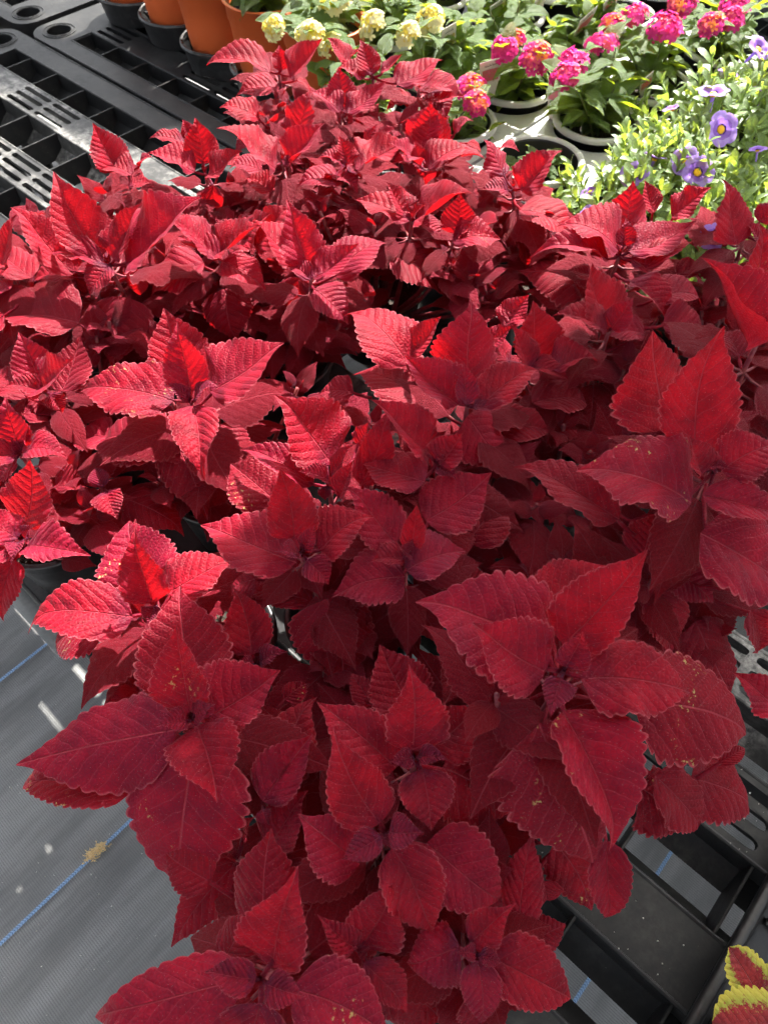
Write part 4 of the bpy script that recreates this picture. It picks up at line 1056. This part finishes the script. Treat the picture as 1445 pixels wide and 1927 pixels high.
shuttle_tray("black tray deck coloured pale as sun glare around the white rimmed pot", [-.912, -.70], [1.20, 1.40], M_GLARE)
shuttle_tray("black tray holding the pots at the top right", [-.912, -.70], [1.62, 1.84], M_TRAY)

# ------------------------------------------------------------------ plant tags
def tag_material(name, kind):
    m, nt = new_mat(name); N = NT(nt)
    tc = N.n("TexCoord").outputs["Object"]
    n = N.noise(tc, 140, 3); v = N.vor(tc, 110)
    cols = {'pink': ((.70, .06, .14), (.55, .14, .09)), 'yellow': ((.62, .50, .14), (.30, .30, .08)), 'coral': ((.8, .22, .14), (.7, .12, .12))}[kind]
    c = N.mix(N.ramp(n, .4, .6), (*cols[0], 1), (*cols[1], 1)); c = N.mix(N.ramp(v, .3, .2), c, (cols[0][0], cols[0][1] * 2, cols[0][2] * 1.6, 1))
    p = N.n("BsdfPrincipled", ins={"Base Color": c, "Roughness": .35}); N.out(p.outputs[0]); return m
M_TAG = simple("tag_card", (.78, .72, .62), .35, col2=(.80, .75, .66), spec=.4)
M_INK = simple("tag_ink", (.25, .22, .2), .5)
M_TP = {k: tag_material("tag_picture_" + k, k) for k in ('pink', 'yellow', 'coral')}
def plant_tag(label, top, bot, w, kind, tilt=.0):
    """stake tag from soil (bot) to its top edge (top): (px,py,z)"""
    A = np.array(at(*bot)); B = np.array(at(*top)); L = np.linalg.norm(B - A)
    t = thing("plant_tag", label, "plant tag", A, 0, "stake tags in the lantana pots")
    x = (B - A) / L; n = np.array([tilt, -1.0, .35]); n -= x * n.dot(x); n /= np.linalg.norm(n); s = np.cross(x, n)
    Mx = Matrix(((s[0], x[0], n[0], 0), (s[1], x[1], n[1], 0), (s[2], x[2], n[2], 0), (0, 0, 0, 1)))
    w *= 1.2; mb = MB(); hw = w / 2; y0 = max(0, L - w * 2.1)
    mb.box(-hw, hw, y0, L, -.0006, .0006, 0, .0003)
    mb.add([(-hw * .9, y0, -.0004), (hw * .9, y0, -.0004), (hw * .25, -.03, -.0004), (-hw * .25, -.03, -.0004)], [(0, 1, 2, 3)])
    c = mb.build("card", M_TAG, t); c.matrix_basis = Mx
    mb = MB(); mb.add([(-hw * .78, y0 + w * .2, .0016), (hw * .78, y0 + w * .2, .0016), (hw * .78, L - w * .75, .0016), (-hw * .78, L - w * .75, .0016)], [(0, 1, 2, 3)])
    o = mb.build("picture", M_TP[kind], t); o.matrix_basis = Mx
    mb = MB(); rg = random.Random(label)
    xx = -hw * .55
    while xx < hw * .5:
        hgt = w * rg.uniform(.08, .2); mb.box(xx, xx + w * .035, L - w * .45, L - w * .45 + hgt, .0008, .0014); mb.box(xx, xx + w * .09, L - w * .45, L - w * .42, .0008, .0015); xx += w * .12
    o = mb.build("print", M_INK, t); o.matrix_basis = Mx
def T3(x, y, z): return (*PT(x, y), z)
plant_tag("cream stake tag with faded picture beside the small orange centred pink head", T3(275, 255, .25), T3(270, 430, .12), .033, 'pink')
plant_tag("cream stake tag with red flower picture leaning in the white rimmed upper pot", T3(690, 55, .25), T3(640, 165, .15), .036, 'pink', .2)
plant_tag("narrow tag seen half edge on, left of the large pink lantana", T3(545, 345, .20), T3(530, 500, .11), .020, 'pink', -.5)
plant_tag("yellow pictured tag at the top edge", T3(312, 2, .25), T3(312, 100, .13), .036, 'yellow')
plant_tag("pale tag beside the yellow lantana head", T3(100, 110, .24), T3(95, 300, .12), .028, 'yellow', .3)
plant_tag("coral pictured tag at the top edge, left of the magenta heads", T3(785, -20, .25), T3(780, 70, .15), .036, 'coral')
plant_tag("small cream tag low behind the pink lantana leaves", T3(935, 320, .20), T3(920, 400, .13), .024, 'coral', .1)
plant_tag("cream tag at the top edge in the pot with bare brown soil", T3(490, -30, .24), T3(485, 50, .14), .034, 'yellow', .1)

# ------------------------------------------------------------------ purple calibrachoa
def shoot_mesh(seed):
    rg = np.random.RandomState(seed); V = []; F = []; U = []; A = []
    def addm(m, Mx):
        b = len(V)
        uvA = np.zeros(len(m.loops) * 2, dtype=np.float32); m.uv_layers["leaf"].data.foreach_get("uv", uvA); uvB = np.zeros(len(m.loops) * 2, dtype=np.float32); m.uv_layers["aux"].data.foreach_get("uv", uvB)
        li = np.zeros(len(m.loops), dtype=np.int32); m.loops.foreach_get("vertex_index", li)
        a = np.zeros((len(m.vertices), 2)); c = np.zeros((len(m.vertices), 2)); a[li] = uvA.reshape(-1, 2); c[li] = uvB.reshape(-1, 2)
        for v in m.vertices: V.append(tuple(Mx @ v.co))
        for p in m.polygons: F.append(tuple(i + b for i in p.vertices))
        U.extend(a.tolist()); A.extend(c.tolist())
    base = [leaf_mesh("cl", 1, .36, M_CAL, np.random.RandomState(400 + seed * 3 + i), fold=14, rows=9, cols=1, teeth=0, arch=.08, relief=0, wave=.03, prof=CALPROF, tipbend=.05) for i in range(2)]
    Ls = .055
    for k in range(13):
        q = k / 12; az = k * 2.4 + rg.uniform(-.3, .3); el = .05 + .95 * q + rg.uniform(-.2, .2); L = .026 * rg.uniform(.75, 1.15) * (1 - .45 * q ** 3)
        D = np.array([math.cos(az) * math.cos(el), math.sin(az) * math.cos(el), math.sin(el)]); B = np.array([.004 * math.sin(q * 5), 0, Ls * q])
        Mx, *_ = frame(B, B + D * L, rg.uniform(-.3, .3)); addm(base[k % 2], Mx @ Matrix.Diagonal((L, L * rg.uniform(.9, 1.3), L, 1)))
    mb = MB(); mb.tube([(.004 * math.sin(q * 5), 0, Ls * q - .03 * (1 - q)) for q in np.linspace(0, 1, 5)], .0011, 5)
    b = len(V); V += mb.v; F += [tuple(i + b for i in f) for f in mb.f]; U += [[.2, .2]] * len(mb.v); A += [[.3, .2]] * len(mb.v)
    return mesh("leafy_shoot", V, F, M_CAL, True, {"leaf": U, "aux": A})
SHOOTS = [shoot_mesh(i) for i in range(5)]
def cal_flower(seed):
    rg = np.random.RandomState(seed); mb = MB(); R_ = .0215; n = 40
    rings = [(.12, -.25), (.3, -.06), (.6, .06), (.85, .1), (1.0, .05)]
    V = []
    for q, zz in rings:
        for k in range(n):
            t = 2 * math.pi * k / n; lob = 1 - (.16 * (1 - abs(math.sin(2.5 * t)) ** .5)) * q
            V.append((R_ * q * lob * math.cos(t), R_ * q * lob * math.sin(t), R_ * (zz + .05 * q * math.sin(5 * t + seed) + rg.uniform(-.015, .015))))
    F = []; mi = []
    for i in range(len(rings) - 1):
        for k in range(n): F.append((i * n + k, i * n + (k + 1) % n, (i + 1) * n + (k + 1) % n, (i + 1) * n + k)); mi.append(1 if i == 0 else (2 if i == 1 else 0))
    m = mesh("flower", V, F, [M_PUR, M_DPUR, M_PUR2], True); m.polygons.foreach_set("material_index", mi)
    mb = MB(); mb.lathe([(R_ * .0, -R_ * .05), (R_ * .17, -R_ * .07), (R_ * .24, -R_ * .12), (R_ * .16, -R_ * .3)], 14); th = mesh("throat", mb.v, mb.f, M_THROAT, True)
    mb = MB(); mb.lathe([(R_ * .13, -R_ * .22), (R_ * .1, -R_ * .8), (R_ * .07, -R_ * 1.3)], 10); tu = mesh("tube", mb.v, mb.f, M_PUR, True)
    return m, th, tu
CALF = [cal_flower(i) for i in range(3)]
def calibrachoa(label, uv, n, rad, zt, seed, flowers):
    rg = np.random.RandomState(seed); O = uvw(uv[0], uv[1], 0)
    t = thing("calibrachoa_plant", label, "potted plant", O, 0, "purple calibrachoas at the right")
    add_pot(t, .088, .14, M_POT, .85, seed)
    for i in range(n):
        az = i * 2.39996 + rg.uniform(-.3, .3); q = math.sqrt((i + .5) / n); r = rad * q
        z = .13 + (zt - .13) * (1 - q ** 2.2) + rg.uniform(-.02, .02)
        ob = link("leafy_shoot", SHOOTS[rg.randint(5)], t)
        tilt = q * rg.uniform(.5, 1.15)
        ob.matrix_basis = Matrix.Translation((r * math.cos(az), r * math.sin(az), z - .055)) @ Matrix.Rotation(tilt, 4, Vector((-math.sin(az), math.cos(az), 0))) @ Matrix.Rotation(rg.uniform(0, 6.28), 4, 'Z') @ Matrix.Scale(rg.uniform(1.45, 1.95), 4)
        ob["young"] = rg.uniform(0, .6); ob["dmg"] = 0.0; ob["old_shaded"] = 0.0
    for (px, py, z, nx, ny, s) in flowers:
        z += .028; s *= 1.15
        p = Vector(at(px, py, z)) - Vector(O); m, th, tu = CALF[rg.randint(3)]
        d = Vector((nx, ny, .75)).normalized(); Mx = Matrix.Translation(p) @ d.to_track_quat('Z', 'Y').to_matrix().to_4x4() @ Matrix.Rotation(rg.uniform(0, 6), 4, 'Z') @ Matrix.Scale(s, 4)
        ob = link("flower", m, t); ob.matrix_basis = Mx
        link("throat", th, ob); link("tube", tu, ob)
    return t
calibrachoa("purple flowered calibrachoa nearest the coleus at right, facing yellow throated blooms", (-.445, 1.19), 74, .125, .225, 1,
    [(1291, 304, .215, -.15, -.5, 1.05), (1313, 323, .215, .0, -.6, 1.1), (1193, 328, .20, -.3, -.3, 1.0), (1108, 359, .16, -.6, .2, .7), (1340, 447, .275, .0, -.7, .8), (1112, 402, .15, -.3, -.2, .8), (1233, 295, .2, .2, .3, .9)])
calibrachoa("purple flowered calibrachoa at the right edge with one bloom facing the viewer", (-.45, 1.46), 74, .14, .24, 2,
    [(1358, 243, .235, .15, -.9, 1.15), (1342, 172, .24, -.1, .1, 1.1), (1264, 203, .2, -.3, .3, .7), (1425, 281, .22, .1, .8, .6), (1369, 138, .22, .3, .5, .8)])
calibrachoa("calibrachoa cut off by the right picture edge below the back wall", (-.40, 1.72), 50, .14, .23, 3, [(1429, 90, .24, .3, -.3, 1.1), (1436, 170, .22, .1, .2, .8)])
calibrachoa("green calibrachoa at the right picture edge behind the tall red leaf", (-.27, 1.22), 50, .13, .20, 4, [(1380, 420, .17, .2, .2, .8)])

# ------------------------------------------------------------------ terracotta pots in carry trays
def carry_tray(label, uv, n, r=.097, h=.062):
    t = thing("carry_tray", label, "plant tray", uvw(uv[0], uv[1], 0), TH, "black carry trays of the terracotta pots")
    pit = 2 * r - .006
    # outline of joined round cups
    def outline(k, z):
        pts = []
        L = (n - 1) * pit
        N_ = 160
        for i in range(N_):
            a = 2 * math.pi * i / N_
            # ray march from the line between the end centres
            cx = max(0, min(L, L / 2 + math.cos(a) * L * .62))
            q = min(range(n), key=lambda j: abs(j * pit - cx))
            dx, dy = math.cos(a), math.sin(a)
            best = 0
            for j in range(n):
                ox = j * pit - L / 2
                b = dx * ox; c = ox * ox - (r * k) ** 2
                D = b * b - c
                if D > 0: best = max(best, b + math.sqrt(D))
            pts.append((L / 2 + dx * best, dy * best, z))
        return pts
    for nm, prof in (("cup_wall", [(.86, .001), (.93, h * .5), (.97, h * .9)]), ("rim", [(.97, h * .9), (1.03, h * .9), (1.04, h), (1.0, h + .004), (.955, h + .003), (.945, h * .88)])):
        mb = MB(); V = []; k = 160
        for a, z in prof: V += outline(a, z)
        F = [(i * k + j, i * k + (j + 1) % k, (i + 1) * k + (j + 1) % k, (i + 1) * k + j) for i in range(len(prof) - 1) for j in range(k)]
        mb.add(V, F); mb.build(nm, M_TRAY, t, False)
    mb = MB()
    for j in range(n): mb.lathe([(0, .003), (r * .84, .003), (r * .86, .006)], 28, 0, (j * pit, 0))
    mb.build("cup_base", M_TRAY, t, True)
    return [uvw(uv[0] + j * pit, uv[1], 0) for j in range(n)], pit
def terracotta(label, P, seed, plant=True):
    t = thing("terracotta_pot", label, "pot", P + np.array([0, 0, .006]), 0, "terracotta coloured pots in carry trays")
    add_pot(t, .09, .20, M_TERRA, .9, seed)
    return t
TR = carry_tray("black carry tray with rounded end nearest the coleus, holding terracotta pots", (-1.665, 1.215), 3)
TR2 = carry_tray("black carry tray at the top left, behind the first one", (-2.055, 1.24), 2)
terracotta("largest terracotta pot standing fully in view at the top, left of the lantanas", TR[0][0], 1)
lantana("leafy lantana in the terracotta pot beside the yellow one", (-1.665 + TR[1], 1.215), [], 'y', 22, 8, .10, .06, (.09, .20), M_TERRA, .006)
lantana("yellow lantana rising from the terracotta pot, pale head at the top edge", (-1.665 + 2 * TR[1], 1.215), hy([(390, 150), (590, 190), (700, 20)], .26), 'y', 21, 9, .12, .06, (.09, .20), M_TERRA, .006)
terracotta("terracotta pot cut off by the top edge, left of the largest one", TR2[0][1], 4)
terracotta("leftmost terracotta pot at the top edge, only its base showing", TR2[0][0], 5)

# ------------------------------------------------------------------ yellow edged coleus in its tray, bottom right
M_VAR = leaf_material("yellow_edged_coleus_leaf", (.30, .014, .018), (.18, .010, .018), (.3, .2, .06), (.7, .05, .02), (.62, .55, .06), (.24, .04, .03), variegated=((.34, .37, .05), (.58, .50, .07)), rim_w=.9)
def long_tray():
    u0, v0, u1, v1, h = .212, -.02, .72, .47, .058
    t = thing("nursery_tray", "long black tray with rolled rim in the lower right corner", "plant tray", uvw((u0 + u1) / 2, (v0 + v1) / 2, 0), TH)
    hx, hy = (u1 - u0) / 2, (v1 - v0) / 2
    def rr(ix, z, rad=.03):
        pts = []
        a, b = hx - ix, hy - ix
        for (cx, cy, s) in ((a - rad, b - rad, 0), (-a + rad, b - rad, 1), (-a + rad, -b + rad, 2), (a - rad, -b + rad, 3)):
            for k in range(9):
                an = (s + k / 8) * math.pi / 2; pts.append((cx + rad * math.cos(an), cy + rad * math.sin(an), z))
        return pts
    prof = [(.018, .002), (.006, h - .012), (.0, h - .010), (.0, h - .003), (.003, h), (.009, h), (.013, h - .006), (.026, .006)]
    V = []; k = 36
    for ix, z in prof: V += rr(ix, z)
    F = [(i * k + j, i * k + (j + 1) % k, (i + 1) * k + (j + 1) % k, (i + 1) * k + j) for i in range(len(prof) - 1) for j in range(k)]
    F.append(tuple((len(prof) - 1) * k + j for j in range(k)))
    link("tray_shell", mesh("tray_shell", V, F, M_POT, True), t)
    mb = MB()
    for q in range(-3, 4): mb.box(-hx + .03, hx - .03, q * .06 - .004, q * .06 + .004, .006, .012, 0, .001)
    mb.build("floor_rib", M_POT, t)
    return t
long_tray()
def yellow_coleus():
    O = uvw(.335, .215, .012); rng = np.random.RandomState(77)
    t = thing("yellow_edged_coleus", "coleus with yellow edged maroon leaves in the bottom right corner", "potted plant", O)
    add_pot(t, .062, .10, M_POT, .8, 3)
    C = at(1470, 1900, .15); S0 = O + np.array([0, 0, .08])
    mb = MB(); mb.tube([S0 - O, (S0 + C) / 2 - O + np.array([0, 0, .01]), C - O], [.004, .0035, .003], 8); mb.build("stem", M_GST, t, True)
    rounded = (np.array([0, .04, .12, .25, .45, .65, .8, .92, 1.0]), np.array([.2, .5, .78, .95, 1.0, .93, .75, .45, .06]))
    for (bx, by, tx, ty, wpx, zb, zt, fo) in ((1440, 1890, 1372, 1782, 92, .145, .155, 6), (1485, 1935, 1340, 1925, 135, .17, .165, -8), (1480, 1880, 1520, 1790, 90, .15, .16, 10), (1500, 1900, 1600, 1890, 90, .15, .15, 8), (1480, 1930, 1440, 2030, 90, .15, .13, 6), (1460, 1900, 1390, 1990, 80, .13, .10, 6)):
        B, T = at(bx, by, zb), at(tx, ty, zt); L = np.linalg.norm(T - B); Mx, *_ = frame(B, T, rng.uniform(-.15, .15)); W = wpx * depth(B) / FPX
        pet = Mx.inverted() @ Vector(C)
        ob = link("leaf", leaf_mesh("leaf", L, W, M_VAR, rng, fold=fo, rows=56, cols=6, teeth=9, tooth=.16, prof=rounded, smooth_tip=.98, arch=.05, wave=.12, petiole=pet), t)
        ob.matrix_basis = Matrix.Translation(-Vector(O)) @ Mx
        ob["young"] = 0.0; ob["dmg"] = 0.0; ob["old_shaded"] = 0.0
yellow_coleus()

# ------------------------------------------------------------------ back wall of the greenhouse
def wall():
    t = thing("greenhouse_wall", "grey white corrugated wall panel in the top right corner", "wall", uvw(-.2, 2.52, 0) - np.array([0, 0, ZB]), TH)
    m = simple("wall_sheet", (.55, .56, .56), .35, col2=(.62, .62, .61), scale=3, spec=.5)
    mb = MB(); n = 220; xs = np.linspace(-1.6, 1.6, n)
    V = []
    for x in xs:
        y = .012 * math.sin(x * 2 * math.pi / .076); V += [(x, y, 0), (x, y, 1.35)]
    mb.add(V, [(2 * i, 2 * i + 2, 2 * i + 3, 2 * i + 1) for i in range(n - 1)]); mb.build("corrugated_sheet", m, t, True)
    for x in (-1.6, 0, 1.6):
        mb = MB(); mb.box(x - .03, x + .03, .02, .08, 0, 1.4); mb.build("post", M_METAL, t)
    mb = MB(); mb.box(-1.63, 1.63, -.02, .02, 1.352, 1.40); mb.build("top_rail", M_METAL, t)
wall()

# ------------------------------------------------------------------ litter
def straw():
    rng = np.random.RandomState(9); P = at(180, 1603, -ZB + .004)
    m = simple("straw", (.72, .50, .24), .8, col2=(.82, .62, .32), scale=200)
    t = thing("straw_clump", "small tan clump of dry plant debris on the blue thread", "plant debris", P)
    mb = MB()
    for k in range(170):
        q = rng.normal(0, 1, 2); c = np.array([q[0] * .008 + q[1] * .0045, q[0] * .008 - q[1] * .0035, rng.uniform(.001, .004)])
        a = rng.uniform(0, 6.28); l = rng.uniform(.003, .009); d = np.array([math.cos(a) * l, math.sin(a) * l, rng.uniform(-.002, .002)])
        mb.tube([c - d / 2, c + d / 2], rng.uniform(.0006, .0014), 4)
    o = mb.build("dry_bits", m, t); o["kind"] = "stuff"
straw()
def litter():
    rng = np.random.RandomState(5); m = simple("perlite", (.72, .70, .64), .8)
    mb = MB()
    for k in range(160):
        if k < 90:
            u, v = rng.uniform(-.1, .2), [rng.uniform(.216, .297), rng.uniform(.393, .48)][k % 2]; P = uvw(u, v, .0015)
        else:
            P = np.array([*at(rng.uniform(0, 420), rng.uniform(1250, 1927), -ZB)[:2], .001])
        r = rng.uniform(.0005, .0013)
        mb.lathe([(0, r), (r * .8, r * .5), (r, -r * .2), (0, -r)], 5, 0, (0, 0))
        for i in range(len(mb.v) - 20, len(mb.v)): mb.v[i] = (mb.v[i][0] + P[0], mb.v[i][1] + P[1], mb.v[i][2] + P[2])
    o = mb.build("perlite_specks", m, None); o["kind"] = "stuff"; o["label"] = "tiny pale perlite specks scattered on bench and fabric"; o["category"] = "debris"
litter()
print("LEAVES", NLEAF, "TRIS", sum(len(o.data.polygons) * 2 for o in bpy.data.objects if o.type == 'MESH'), "UNIQUE", sum(len(m.polygons) * 2 for m in bpy.data.meshes))
